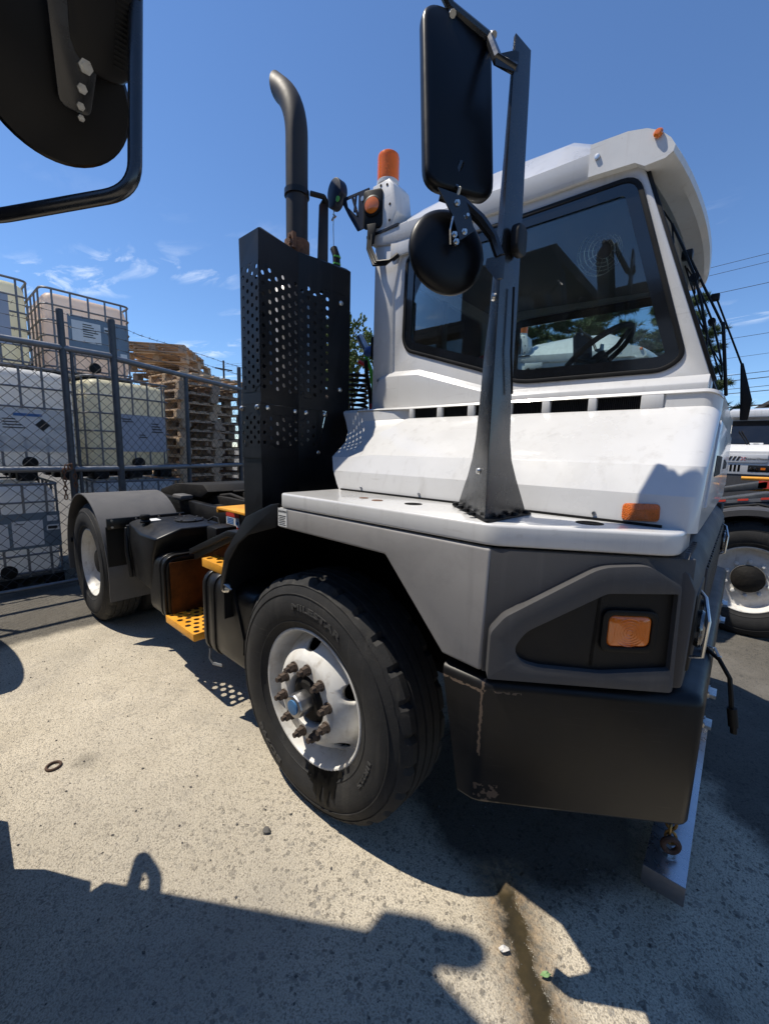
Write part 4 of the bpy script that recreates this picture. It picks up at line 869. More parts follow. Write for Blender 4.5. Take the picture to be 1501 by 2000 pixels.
# mirrors
th = R(30); mn = Vector((-math.cos(th)*math.cos(R(8)), math.sin(th)*math.cos(R(8)), -math.sin(R(8)))); mu = Vector((-math.sin(th), -math.cos(th), 0)); mv = mu.cross(mn).normalized()
if mv.z < 0: mv = -mv
Mc = Vector((.652,-.084,2.351))
def mloop(w, h, r, off): return [Mc+mu*p.x+mv*p.y-mn*off for p in round_poly([(-w,-h,0),(w,-h,0),(w,h,0),(-w,h,0)], r, 7)]
b = MB(); b.loft([[tuple(p) for p in mloop(.089,.2055,.045,o) if True] for o in (-.012,)]+[[tuple(p) for p in mloop(w, h, r, o)] for w, h, r, o in ((.0905,.207,.046,-.004),(.0905,.207,.046,.006),(.087,.2035,.045,.012),(.080,.196,.042,.015))])
mm = b.build('mirror_head', 'mirror_black', truck, ang=40, label='large rectangular mirror seen from its black back')
b = MB(); pp = apex+Vector((0,0,2.44)); tp = Mc+mv*.21-mn*.012+mu*.02
b.tube([pp+Vector((.0,.01,-.045)), pp+Vector((-.03,-.02,-.03)), Mc+mv*.165-mn*.02-mu*.075, tp, tp+mu*.02+mv*.03], .011, 8); b.prism([pp+Vector((.0,.0,-.055)), pp+Vector((.0,.0,-.015)), pp+Vector((-.03,-.028,-.025)), pp+Vector((-.03,-.028,-.045))], Vector((.006,.010,0))); b.build('mirror_arm', 'post_black', mm)
for c in (Mc+mv*.175-mn*.02-mu*.082, tp+Vector((0,0,-.012))):
    b = MB(); b.cyl(c, c-mn*.012-Vector((0,0,.012)), .008, 8); b.cyl(c-Vector((0,0,.01)), c-Vector((0,0,.04)), .005, 8); b.build('mirror_bolt', 'zinc', mm)
Cc = Vector((.659,-.103,2.030)); cn = Vector((-math.cos(R(33)), math.sin(R(33)), -.06)).normalized()
b = MB(); b.lathe([(0,-.012),(.03,-.0115),(.06,-.009),(.085,-.003),(.095,.003),(.0985,.008),(.0985,.014),(.094,.018),(0,.012)], Cc, cn, 48); cm_ = b.build('convex_mirror', 'mirror_black', truck, label='round convex mirror seen from its black back')
b = MB(); e1 = cn.cross(Vector((0,0,1))).normalized(); e2 = e1.cross(cn); e2 = e2 if e2.z > 0 else -e2
P = lambda a, c_, d: Cc+e1*a+e2*c_-cn*d
s_ = 1 if (e1.x > 0) else -1
br = [P(-.035*s_,.105,.018), P(.02*s_,.095,.03), P(.06*s_,.055,.045), P(.09*s_,.02,.05), apex+Vector((-.004,.0,2.005))]
b.tube(br, [.008,.012,.013,.012,.012], 8); b.prism([P(-.045*s_,.115,.03), P(.02*s_,.10,.04), P(.045*s_,.03,.04), P(.01*s_,.005,.036), P(-.01*s_,.06,.034)], -cn*.004); b.tube([P(0,.10,.02), P(0,.14,.02), Mc-mv*.14-mn*.016], .007, 6)
b.build('mirror_bracket', 'post_black', cm_)
b = MB(); b.prism([apex+Vector((.0,-.002,2.008)), apex+Vector((-.028,-.018,2.002)), apex+Vector((-.030,-.02,1.985)), apex+Vector((-.008,-.006,1.955)), apex+Vector((0,-.002,1.958))], Vector((.006,.009,0))); b.build('bracket_gusset', 'post_black', cm_)
for a, c_ in ((.0,.085),(.025,.06),(.02,.025),(-.005,.015),(.0,.0)):
    b = MB(); hexnut(b, P(a*s_,c_,.034), -cn, .0075, .008, .006, .004); b.build('mirror_bolt', 'zinc', cm_)
b = MB(); b.tube([P(-.008*s_,.055,.038), P(-.018*s_,.02,.045), P(-.012*s_,-.005,.035)], .0025, 5); b.build('bracket_wire', 'zinc', cm_)
b = MB(); b.tube([P(.0,.09,.03), P(.004*s_,.115,.045), P(0,.14,.02)], .004, 6); b.build('bracket_pin', 'zinc', cm_)

# -- exhaust -----------------------------------------------------
zt, zs, zb = 2.470, 1.745, 1.18
A0 = Vector((-.565,.05,0)); A1 = Vector((-.41,.05,0)); A2 = Vector((-.452,.29,0)); A3 = Vector((-.41,.593,0))
def vz(p, z): return Vector((p.x, p.y, z))
def shield_sheet(z0, z1, holes):
    b = MB()
    for (p, q, cols) in ((A0,A1,None),(A1,A2,None),(A2,A3,None)):
        d = q-p; L_ = d.length; du = d.normalized(); dv = Vector((0,0,1))
        lo, hi = holes
        um = {0: (.012, L_-.0), 1: (.0, L_-.0), 2: (.0, .60*L_)}[[A0,A1,A2].index(p)]
        b.add([vz(p,z0), vz(q,z0), vz(q,lo), vz(p,lo)], [(0,1,2,3)]); b.add([vz(p,hi), vz(q,hi), vz(q,z1), vz(p,z1)], [(0,1,2,3)])
        if um[0] > 0: b.add([vz(p,lo), vz(p+du*um[0],lo), vz(p+du*um[0],hi), vz(p,hi)], [(0,1,2,3)])
        if um[1] < L_-1e-6: b.add([vz(p+du*um[1],lo), vz(q,lo), vz(q,hi), vz(p+du*um[1],hi)], [(0,1,2,3)])
        perforated(b, vz(p+du*um[0],lo), du, dv, um[1]-um[0], hi-lo, .0385 if p is not A0 else .034, .0445, .0098, 10)
    return b
sh = shield_sheet(zs+.002, zt, (1.80,2.345)).build('exhaust_shield', 'shield_black', truck, solid=.004, smooth=False, label='tall black perforated steel exhaust shield')
cutz = 1.53
b2 = MB(); ofs = Vector((.007,-.007,0)); B3 = A2+(A3-A2)*.52; B4 = A2+(A3-A2)*.34
for (p, q, f) in ((A0,A1,1),(A1,A2,1),(A2,B4,1)):
    d = q-p; L_ = d.length; du = d.normalized(); oo = ofs
    perforated(b2, vz(p+oo, cutz+.02), du, (0,0,1), L_, .155, .0385 if p is not A0 else .034, .0445, .0095, 10)
    b2.add([vz(p+oo,cutz+.175), vz(q+oo,cutz+.175), vz(q+oo,zs), vz(p+oo,zs)], [(0,1,2,3)]); b2.add([vz(p+oo,cutz-.03), vz(q+oo,cutz-.03), vz(q+oo,cutz+.02), vz(p+oo,cutz+.02)], [(0,1,2,3)])
b2.add([vz(B4+ofs,cutz-.03), vz(B3+ofs,zs), vz(B4+ofs,zs)], [(0,1,2)])
b3 = MB()
for p, q in ((A0,A1),(A1,A2),(A2,A3)): b3.add([vz(p,zb), vz(q,zb), vz(q,cutz), vz(p,cutz)], [(0,1,2,3)])
b3.add([vz(B4+(A3-A2)*.02,cutz), vz(A3,cutz), vz(A3,zs+.006), vz(B3+(A3-A2)*.02,zs+.006)], [(0,1,2,3)])
b3.build('base_sheet', 'shield_black', sh, solid=.004, smooth=False)
b2.build('lower_shield', 'shield_black', sh, solid=.004, smooth=False, label='separate perforated cover plate bolted over the lower shield')
b = MB(); top = [vz(A0,zt), vz(A1,zt), vz(A2,zt), vz(A3,zt)]
ctr = Vector((-.60,.33,0)); inn = [p+(Vector((ctr.x, ctr.y, p.z))-p).normalized()*.022+Vector((0,0,.012)) for p in top]
for i in range(3): b.add([top[i], top[i+1], inn[i+1], inn[i]], [(0,1,2,3)])
b.build('shield_lip', 'shield_black', sh, solid=.004)
b = MB(); b.add([vz(A3,zb), vz(A3,zt), vz(A3+Vector((-.10,.012,0)),zt), vz(A3+Vector((-.10,.012,0)),zb)], [(0,1,2,3)]); b.build('shield_side', 'shield_black', sh, solid=.004)
b = MB(); b.add([(-.71,.15,1.2),(-.66,.62,1.2),(-.66,.62,2.40),(-.71,.15,2.40)], [(0,1,2,3)]); b.build('added_backing', 'shield_black', sh, solid=.004)  # dark sheet added to block the sky seen through the holes
for p, q, ts in ((A0,A1,(.05,.9)),(A1,A2,(.12,.85)),(A2,A3,(.12,.48))):
    for t in ts:
        c = p+(q-p)*t; nn = Vector(((q-p).y, -(q-p).x, 0)).normalized(); b = MB(); b.lathe([(.013,0),(.012,.006),(.006,.010),(0,.011)], vz(c,1.728)+nn*.008, nn, 10); b.build('bolt', 'zinc', sh)
for t, z in ((.80,2.30),(.80,1.865),(.36,1.53)):
    c = A2+(A3-A2)*t; nn = Vector(((A3-A2).y, -(A3-A2).x, 0)).normalized(); b = MB(); b.lathe([(.013,0),(.012,.006),(.006,.010),(0,.011)], vz(c,z)+nn*.002, nn, 10); b.build('bolt', 'zinc', sh)
b = MB(); b.lathe([(.03,1.22),(.105,1.26),(.105,2.28),(.075,2.34),(.06,2.36),(.06,2.44)], (-.60,.34,0), (0,0,1), 28); b.build('muffler', 'muffler', truck)
path = [(-.56,.365,z) for z in (2.36,2.5,2.7,2.9,3.04)]
for k in range(1, 9):
    a = k/8*R(48); path.append((-.56-.34*(1-math.cos(a)), .365, 3.04+.34*math.sin(a)))
path.append((-.56-.34*(1-math.cos(R(48)))-.14*math.sin(R(48)), .365, 3.04+.34*math.sin(R(48))+.14*math.cos(R(48))))
b = MB(); b.tube(path, .0535, 28, caps=False); b.tube(path[-6:], .050, 28, caps=False)
ex = b.build('exhaust_pipe', 'exhaust', truck, ang=50, label='dark exhaust stack with curved open tip')
# cut the tip vertical
bm = bmesh.new(); bm.from_mesh(ex.data); bmesh.ops.bisect_plane(bm, geom=bm.verts[:]+bm.edges[:]+bm.faces[:], plane_co=(-.705,.365,3.27), plane_no=(-1,0,-.02), clear_outer=True); bm.to_mesh(ex.data); bm.free()
b = MB(); b.lathe([(.054,2.775),(.061,2.777),(.061,2.803),(.054,2.805)], (-.56,.365,0), (0,0,1), 28); b.tube([(-.50,.40,2.79),(-.47,.46,2.79),(-.50,.50,2.79)], .012, 6); b.build('pipe_clamp', 'black_paint', ex)
b = MB(); b.lathe([(.054,2.50),(.062,2.50),(.062,2.57),(.054,2.57)], (-.56,.365,0), (0,0,1), 28); b.box((-.52,.28,2.50),(-.48,.30,2.57)); b.cyl((-.50,.27,2.52),(-.50,.31,2.52),.008,8); b.cyl((-.50,.27,2.55),(-.50,.31,2.55),.008,8); b.build('rusty_clamp', 'rust', ex, label='rusty exhaust clamp')
b = MB(); b.prism([(-.50,.44,2.35),(-.50,.51,2.35),(-.50,.51,2.80),(-.50,.49,2.82),(-.50,.455,2.76)], (.008,0,0)); b.build('stack_bracket', 'black_paint', ex)
# -- beacon bracket, camera arm and reel ---------------------------
bx = MB(); prof = [(-.255,2.60),(-.13,2.60),(-.10,2.66),(-.12,2.78),(-.15,2.815),(-.255,2.815)]
bx.prism([(x,.585,z) for x, z in prof], (0,.12,0)); bb = bx.build('beacon_bracket', 'white_paint', truck, bevel=.006)
for x, z in ((-.20,2.80),(-.16,2.79),(-.14,2.70),(-.14,2.63)):
    b = MB(); b.cyl((x,.583,z),(x,.587,z),.006,8); b.build('bolt', 'dark', bb)
b = MB(); b.prism([(-.28,.575,2.585),(-.08,.575,2.585),(-.08,.72,2.585),(-.28,.72,2.585)], (0,0,.012)); b.build('bracket_base', 'black_paint', bb)
b = MB(); b.lathe([(.050,2.815),(.054,2.82),(.054,2.835),(.050,2.84)], (-.205,.64,0), (0,0,1), 28, True); b.build('beacon_base', 'white_paint', bb)
b = MB(); pr = [(.052,2.838)]
for k in range(13): pr.append((.0533 if k % 2 else .0524, 2.842+k*.0085))
pr += [(.050,2.953),(.042,2.960),(0,2.962)]
b.lathe(pr, (-.205,.64,0), (0,0,1), 32); bc = b.build('beacon', 'beacon', truck, ang=20, label='orange warning beacon on the rear corner of the cab roof')
b = MB(); b.cyl((-.205,.64,2.84),(-.205,.64,2.92),.018,12); b.build('beacon_bulb', 'zinc', bc)
fx0 = Vector((-.235,.575,2.70)); fnv = Vector((.35,-.94,0)).normalized(); fu = Vector((0,0,1)).cross(fnv).normalized()
b = MB(); lp = [fx0+fu*p.x+Vector((0,0,p.y)) for p in round_poly([(-.05,-.085,0),(.05,-.085,0),(.05,.085,0),(-.05,.085,0)], .02, 4)]; b.prism(lp, fnv*.014); fl = b.build('flasher_plate', 'rubber', truck, bevel=.003)
b = MB(); b.lathe([(.046,.012),(.046,.022),(.038,.026)], fx0+Vector((0,0,.01)), fnv, 28); b.build('flasher_ring', 'rubber', fl)
b = MB(); b.lathe([(.038,.020),(.036,.027),(.02,.031),(0,.032)], fx0+Vector((0,0,.01)), fnv, 24); b.build('flasher_lens', 'amber', fl, label='round amber flasher')
b = MB(); b.prism([fx0+fnv*.014+fu*.025+Vector((0,0,-.07)), fx0+fnv*.014-fu*.025+Vector((0,0,-.07)), fx0+fnv*.014-fu*.012+Vector((0,0,-.16)), fx0+fnv*.014+fu*.012+Vector((0,0,-.16))], fnv*.01); b.build('flasher_bracket', 'rubber', fl, bevel=.003)
b = MB()
for dx, dz in ((0,0),(.012,.004),(-.01,-.006)):
    b.tube([(-.245+dx,.565,2.63), (-.235+dx,.548,2.52), (-.19+dx,.545,2.44+dz), (-.12+dx,.555,2.43+dz), (-.085,.575,2.455)], .0065, 6)
b.cyl((-.10,.565,2.44),(-.075,.58,2.46),.012,8); b.build('flasher_cable', 'rubber', fl)
b = MB(); b.box((-.13,.583,2.455),(.06,.595,2.53)); b.build('pillar_cover', 'white_paint', truck, bevel=.01)
# truss arm
ax_ = [(-.255,2.63),(-.255,2.80),(-.43,2.815),(-.44,2.79),(-.395,2.72),(-.33,2.63)]
hl = round_poly([(-.325,.56,2.795),(-.325,.56,2.69),(-.405,.56,2.765),(-.415,.56,2.80)], .006, 2)
b = MB(); ring_plate(b, [(x,.56,z) for x, z in ax_], hl, (0,.006,0)); arm = b.build('camera_arm', 'arm_blue', truck, label='dark blue steel truss arm')
b = MB(); b.tube([(-.33,.563,2.70),(-.372,.563,2.80)], .007, 5); b.tube([(-.355,.563,2.725),(-.345,.563,2.80)], .006, 5); b.build('arm_brace', 'arm_blue', arm)
b = MB(); b.cyl((-.29,.558,2.76),(-.29,.55,2.76),.011,10); b.build('bolt', 'zinc', arm)
rc = Vector((-.475,.545,2.845)); b = MB(); lp = [(rc.x+math.cos(2*math.pi*k/28)*.052-(.015 if math.sin(2*math.pi*k/28) < -.3 else 0), .53, rc.z+math.sin(2*math.pi*k/28)*(.068)) for k in range(28)]; b.prism(lp, (0,.05,0)); rl = b.build('tool_reel', 'arm_blue', truck, bevel=.006, label='round retracting hose reel')
b = MB(); b.cyl((-.44,.528,2.80),(-.44,.524,2.80),.013,12); b.build('reel_sticker', 'green_hose', rl)
b = MB(); b.tube([(-.50,.555,2.785),(-.51,.56,2.70),(-.51,.565,2.60)],.003,5); b.tube([(-.51,.56,2.765),(-.49,.56,2.75),(-.52,.56,2.74),(-.505,.56,2.755)],.005,5); b.build('reel_cord', 'zinc', rl)
b = MB(); hp = [(-.51,.565,2.60),(-.49,.565,2.56),(-.485,.568,2.48),(-.50,.57,2.38),(-.52,.58,2.2)]; b.tube(hp, .020, 10); b.build('wrapped_hose', 'rubber', rl)
b = MB(); 
for k in range(6):
    z = 2.55-k*.035; b.lathe([(.0205,0),(.0212,.004),(.0205,.008)], (-.487,.566,z), (.2,0,1), 10)
b.build('hose_wrap', 'green_hose', rl)
# air lines behind the cab
b = MB(); b.box((-.27,.61,2.02),(-.235,.66,2.13)); ab = b.build('air_line_bracket', 'rubber', truck, bevel=.006)
b = MB(); b.cyl((-.27,.635,2.07),(-.33,.65,2.07),.026,12); b.build('blue_coupling', 'blue_plastic', ab, bevel=.004)
b = MB(); b.cyl((-.33,.65,2.075),(-.40,.66,2.16),.020,10); b.build('steel_coupling', 'steel', ab)
for m_, pts in (('green_hose', [(-.30,.66,2.05),(-.36,.67,2.06),(-.33,.68,1.98),(-.31,.69,1.86),(-.32,.70,1.75)]), ('rubber', [(-.34,.65,2.03),(-.35,.67,1.95),(-.33,.68,1.86),(-.34,.70,1.75)]), ('rubber', [(-.26,.64,2.03),(-.25,.66,1.95),(-.25,.68,1.85),(-.28,.70,1.75)]), ('red_paint', [(-.40,.66,2.03),(-.36,.665,2.01),(-.34,.67,1.98)])):
    b = MB(); b.tube(pts, .011, 8); b.build('air_hose', m_, ab)
b = MB(); pts = []
for k in range(90):
    a = k*.7; pts.append((-.42+.05*math.cos(a), .68+.05*math.sin(a), 1.98-k*.003))
b.tube(pts, .008, 6); b.build('coiled_hose', 'rubber', ab)
for x, z in ((-.36,1.78),(-.30,1.80),(-.41,1.76)):
    b = MB(); b.cyl((x,.67,z-.05),(x,.67,z),.018,10); b.build('glad_hand', 'red_paint' if x == -.30 else 'steel', ab, bevel=.004)
mat('mirror_silver', (.8,.82,.84), .03, metal=1, var=.01)
b = MB(); b.prism(mloop(.083,.198,.042,-.0125), mn*.001); b.build('mirror_glass', 'mirror_silver', mm)

# -- magnetic sweeper bar hung under the bumper ----------------------
bar = thing('sweeper_bar', 'long bright aluminium bar hanging on a chain under the black bumper', 'bar', (1.215,.57,.05))
b = MB(); b.box((-.062,0,0),(.062,1.15,.072)); b.build('bar_body', 'alu', bar, bevel=.003)
b = MB(); b.box((-.0625,-.003,-.001),(.0625,0,.0725)); b.build('end_cap', 'galv', bar, bevel=.001)
b = MB()
for k in range(8):
    z = .10+k*.03
    e = [(0,.016*math.cos(t), .026*math.sin(t)) for t in [2*math.pi*i/14 for i in range(14)]]
    if k % 2 == 0: e = [(y, x, zz) for x, y, zz in e]
    b.tube([(x-.005*math.sin(k), .12+y, z+zz+.03) for x, y, zz in e], .0055, 6, closed=True)
chn_ = b.build('chain', 'brass_chain', bar)
b = MB(); b.tube([(.026*math.cos(2*math.pi*i/20)*.85+.004,.098+.026*math.cos(2*math.pi*i/20)*.4,.118+.026*math.sin(2*math.pi*i/20)) for i in range(20)], .010, 8, closed=True); b.build('rusty_ring', 'rusty_washer', bar)
b = MB(); b.lathe([(.024,.072),(.024,.076)], (0,.105,0), (0,0,1), 16, True); hexnut(b, (0,.105,.076), (0,0,1), .016, .014, .012, .009); b.build('eye_bolt', 'zinc', bar)
# ---------------------------------------------------------------- fence
def fence_run(root, P, Q, zt_, posts, mid=1.27, top_r=.031, mid_r=.030, barbs=(.10,.22,.34), pitch=.108):
    P = Vector((*P, 0)); Q = Vector((*Q, 0)); d = Q-P; L_ = d.length; u = d.normalized(); Z = Vector((0,0,1))
    for z, r in ((zt_, top_r), (mid, mid_r), (.06, .02)):
        b = MB(); b.cyl(P+Z*z, Q+Z*z, r, 12); b.build('rail', 'galv', root)
    for s, r, h in posts:
        b = MB(); b.cyl(P+u*s, P+u*s+Z*h, r, 12); b.lathe([(r*1.02,h),(r*.9,h+.015),(0,h+.02)], P+u*s, (0,0,1), 12); b.build('post', 'galv_dark', root)
    # chain link fabric: interlocking zigzag wires
    b = MB(); n = int(L_/pitch); nz = int((zt_-.06)/(pitch)); w = .0026; nrm = u.cross(Z)
    for i in range(n):
        x0 = i*pitch
        for sgn in (1, -1):
            j = 0
            a0 = x0 if sgn > 0 else x0
            xs = x0; z = .06; 
            # straight diagonal wire clipped to the panel
            length = min((L_-x0) if sgn > 0 else x0, zt_-.06)
            if length > .02:
                A = P+u*x0+Z*.06+nrm*.003*sgn; B = P+u*(x0+sgn*length)+Z*(.06+length)+nrm*.003*sgn; b.tube([A, B], w, 4, caps=False)
    for k in range(1, int((zt_-.06)/pitch)+1):
        z0 = .06+k*pitch
        for sgn in (1, -1):
            xs = 0 if sgn > 0 else n*pitch; length = min(zt_-z0, L_)
            if length > .02:
                A = P+u*xs+Z*z0+nrm*.003*sgn; B = A+u*sgn*length+Z*length; b.tube([A, B], w, 4, caps=False)
    b.build('chain_link_mesh', 'mesh_wire_backlit', root, kind='stuff', smooth=False)
    for h in barbs:
        b = MB(); m = 24; rr = random.Random(int(h*100)+int(L_*10))
        pts = [P+u*(L_*k/m)+Z*(zt_+h+.006*math.sin(k*1.7)+rr.uniform(-.004,.004)) for k in range(m+1)]
        b.tube(pts, .0022, 4); b.tube([p+Vector((0,0,.004*(1 if k % 2 else -1))) for k, p in enumerate(pts)], .0018, 4)
        s = .06
        while s < L_:
            c = P+u*s+Z*(zt_+h); a = rr.uniform(0, 6.28); e = (nrm*math.cos(a)+Z*math.sin(a))*.02; b.tube([c-e, c+e], .0016, 3); e2 = (nrm*math.cos(a+1.5)+Z*math.sin(a+1.5)+u*.4)*.018; b.tube([c-e2, c+e2], .0016, 3); s += .11
        b.build('barbed_wire', 'galv_dark', root)
fence = thing('chain_link_gate', 'grey chain link gate with barbed wire before the totes at the left', 'gate', (-4.1,0,0))
fl_ = lambda p: (p[0]+4.1, p[1])
fence_run(fence, fl_((-4.1,-2.3)), fl_((-4.1,.545)), 2.50, [(2.40,.032,2.86),(2.47,.016,2.5),(1.05,.020,2.5)])
fence2 = thing('chain_link_fence', 'grey chain link fence with barbed wire in front of the pallet stacks', 'fence', (-4.1,.55,0))
fence_run(fence2, (0,0), (-1.75,3.9), 2.48, [(0.0,.036,2.87),(1.05,.028,2.46),(2.2,.03,2.8),(3.3,.03,2.8)])
# chain holding the two leaves together
ch = thing('gate_chain', 'rusty chain looped over the middle rail between the two gate leaves', 'chain', (-4.07,.06,1.27))
b = MB(); pts_ = [(0,-.04,-.02-.045*k) for k in range(7)]+[(.005,.05,-.03-.045*k) for k in range(5)]+[(.01,-.02+.016*k,.02+.004*k) for k in range(4)]
for k, p in enumerate(pts_):
    pts = []
    for i in range(12):
        a = 2*math.pi*i/12; q = (.014*math.cos(a), .028*math.sin(a)); pts.append((p[0]+(q[0] if k % 2 else 0), p[1]+(0 if k % 2 else q[0]), p[2]+q[1]))
    b.tube(pts, .006, 5, closed=True)
b.build('links', 'rust', ch)

# ---------------------------------------------------------------- bulk liquid totes
def tote_proto(W, D, H, front_valve=True):
    """W along y, D along -x, base at z=0; returns mesh dict"""
    root = bpy.data.objects.new('liquid_tote', None); col.objects.link(root); zb_ = .13
    b = MB(); s1 = []
    r = .11
    for z, ins in ((zb_,.05),(zb_+.02,.02),(zb_+.08,.0),(H-.14,.0),(H-.07,.015),(H-.03,.05),(H-.012,.11)):
        s1.append([(p.x, p.y, z) for p in round_poly([(-.03-ins, .03+ins, 0),(-.03-ins, W-.03-ins, 0),(-D+.03+ins, W-.03-ins, 0),(-D+.03+ins, .03+ins, 0)], r, 4)])
    b.loft([[tuple(p) for p in s] for s in s1]); bo = b.build('bottle', 'tote_white', root, ang=50)
    b = MB(); b.lathe([(.085,H-.02),(.085,H+.015),(.07,H+.02),(0,H+.02)], (-D/2,W/2,0), (0,0,1), 18); b.build('lid', 'rubber', bo)
    for k in range(6):
        z = zb_+.03+k*(H-zb_-.03)/5; b = MB(); b.tube(round_poly([(0,.012,z),(0,W-.012,z),(-D,W-.012,z),(-D,.012,z)], .10, 4), .011 if k < 5 else .014, 6, closed=True); b.build('cage_bar', 'galv', root)
    tubes = []
    for k in range(5): tubes.append((0.003, .12+k*(W-.24)/4))
    for k in range(5): tubes += [(-.14-k*(D-.28)/4, .008), (-.14-k*(D-.28)/4, W-.008)]
    for k in range(4): tubes.append((-D, .15+k*(W-.3)/3))
    me = None
    for x, y in tubes:
        if me is None:
            b = MB(); b.tube([(0,0,zb_-.02),(0,0,H)], .0115, 6); o = b.build('cage_bar', 'galv', root); me = o.data
        else: o = bpy.data.objects.new('cage_bar', me); col.objects.link(o); o.parent = root
        o.location = (x, y, 0)
    for x in (-.10, -D/2, -D+.10):
        for y in (.10, W/2, W-.10):
            b = MB(); b.box((x-.09,y-.085,0),(x+.09,y+.085,.105)); b.build('foot', 'rubber', root, bevel=.012)
    b = MB(); b.box((-D,0,.105),(0,W,.128)); b.build('pallet_deck', 'galv_dark', root)
    if front_valve:
        b = MB(); b.cyl((-.02,W*.52,.20),(.05,W*.52,.20),.06,14); b.cyl((.05,W*.52,.20),(.06,W*.52,.20),.07,14); b.build('valve', 'rubber', root, bevel=.006)
    return root
def tote(proto, loc, rz, bottle, label, plates):
    o = copy_tree(proto); o.location = loc; o.rotation_euler = (0,0,rz); tag(o, label, 'tank', 'liquid totes stacked behind the fence')
    for c in o.children:
        if c.name.startswith('bottle'): c.data = c.data.copy(); c.data.materials[0] = MAT[bottle]
    for m_, y0, y1, z0, z1, dx in plates:
        b = MB(); b.box((-.001+dx,y0,z0),(.002+dx,y1,z1)); b.build('sign_plate' if z1-z0 > .3 else 'paper_label', m_, o)
    return o
pA = tote_proto(1.0, 1.2, 1.10); pB = tote_proto(1.0, 1.2, 1.22)
SL = 'label_slate'; LW = 'label_white'; LB = 'label_black'
def lines(y0, y1, z0, n, dz, dx=.006): return [(LB, y0, y0+(y1-y0)*(.55+.45*((k*37) % 7)/7), z0-k*dz, z0-k*dz+dz*.35, dx) for k in range(n)]
tote(pA, (-4.36,-.98,0), 0, 'tote_grey', 'white liquid tote greyed for shade on the ground at the far left with bright paper sheet', [(SL,.10,.98,.42,.80,.012),(LW,.10,.55,.44,.70,.016),(LW,.58,.83,.45,.72,.016),(LB,.60,.68,.685,.692,.02),(LW,.87,.96,.70,.76,.016),(LW,.86,.97,.60,.66,.016),(LB,.87,.95,.615,.645,.02)])
tote(pA, (-4.40,.36,0), 0, 'tote_grey', 'white liquid tote greyed for shade on the ground behind the black rear fender', [(SL,.10,.90,.42,.80,.012)])
tw = tote(pB, (-4.62,-.69,1.115), 0, 'tote_white', 'white liquid tote in the middle row with a black diamond sign', [('tote_grey',.02,.94,.32,.78,.012),(LW,.30,.72,.48,.76,.016),('label_blue',.42,.66,.70,.73,.019)]+lines(.33,.52,.66,4,.03,.019))
b = MB(); b.prism([(.020,.66,.55),(.020,.725,.615),(.020,.66,.68),(.020,.595,.615)], (.003,0,0)); b.build('hazard_diamond', 'label_black', tw)
tote(pB, (-4.60,.40,1.115), R(9), 'tote_yellow_pale', 'yellow liquid tote in the middle row with a large pale sign', [('label_pale',.30,.90,.34,.80,.012)]+lines(.36,.55,.74,2,.03,.018)+lines(.72,.88,.70,4,.035,.018)+lines(.55,.7,.55,2,.03,.018))
tote(pA, (-5.50,.20,2.345), 0, 'tote_peach', 'peach coloured liquid tote on top of the stack with slate sign', [('label_steel',.26,.94,.36,.84,.012),(LW,.30,.62,.52,.78,.016),(LW,.66,.76,.70,.76,.016),(LW,.84,.92,.40,.45,.016)]+lines(.42,.60,.74,6,.03,.02)+[(LB,.665,.755,.71,.73,.02)])
tote(pA, (-5.48,-.90,2.345), 0, 'tote_yellow', 'yellow liquid tote on top at the left edge with pale sign', [('label_pale',.10,.80,.34,.90,.012)])
MAT_pending = None
for p in (pA, pB):
    for c in list(p.children_recursive): bpy.data.objects.remove(c)
    bpy.data.objects.remove(p)

# ---------------------------------------------------------------- wooden pallets
def pallet_proto(m_, full=True):
    root = bpy.data.objects.new('pallet', None); col.objects.link(root); Lx, Ly = 1.2, 1.0
    if not full:
        b = MB()
        for k in range(3): b.box((-.6,-.5+k*.45,.02),(.6,-.4+k*.45,.118))
        for k in range(7): b.box((-.6+k*.183,-.5,.118),(-.49+k*.183,.5,.138))
        for k in range(3): b.box((-.6+k*.54,-.5,0),(-.48+k*.54,.5,.02))
        b.build('pallet_boards', m_, root); return root
    def board(nm, dims, locs):
        b = MB(); b.box((-dims[0]/2,-dims[1]/2,0),(dims[0]/2,dims[1]/2,dims[2])); o = b.build(nm, m_, root, bevel=.003, seg=1); o.location = locs[0]; o.rotation_euler[2] = .006
        for i, l in enumerate(locs[1:]):
            c = bpy.data.objects.new(nm, o.data); col.objects.link(c); c.parent = root; c.location = l; c.rotation_euler[2] = .008*math.sin(i*2.3)
    board('deck_board', (.105,1.0,.02), [(-.545+k*.1817,0,.118) for k in range(7)])
    board('bottom_board', (.115,1.0,.02), [(-.54,0,0),(0,0,0),(.54,0,0)])
    board('stringer_block', (.14,.095,.078), [(x,y,.02) for x in (-.53,0,.53) for y in (-.45,0,.45)])
    board('stringer_board', (1.2,.095,.02), [(0,y,.098) for y in (-.45,0,.45)])
    return root
pr_a, pr_b = pallet_proto('wood_a'), pallet_proto('wood_b'); pr_s = pallet_proto('wood_b', False)
ordn = ['lowest','second','third','fourth','fifth','sixth','seventh','eighth','ninth','tenth','eleventh','twelfth','thirteenth','fourteenth','fifteenth','sixteenth','seventeenth','eighteenth','nineteenth','twentieth','twenty-first','twenty-second','twenty-third']
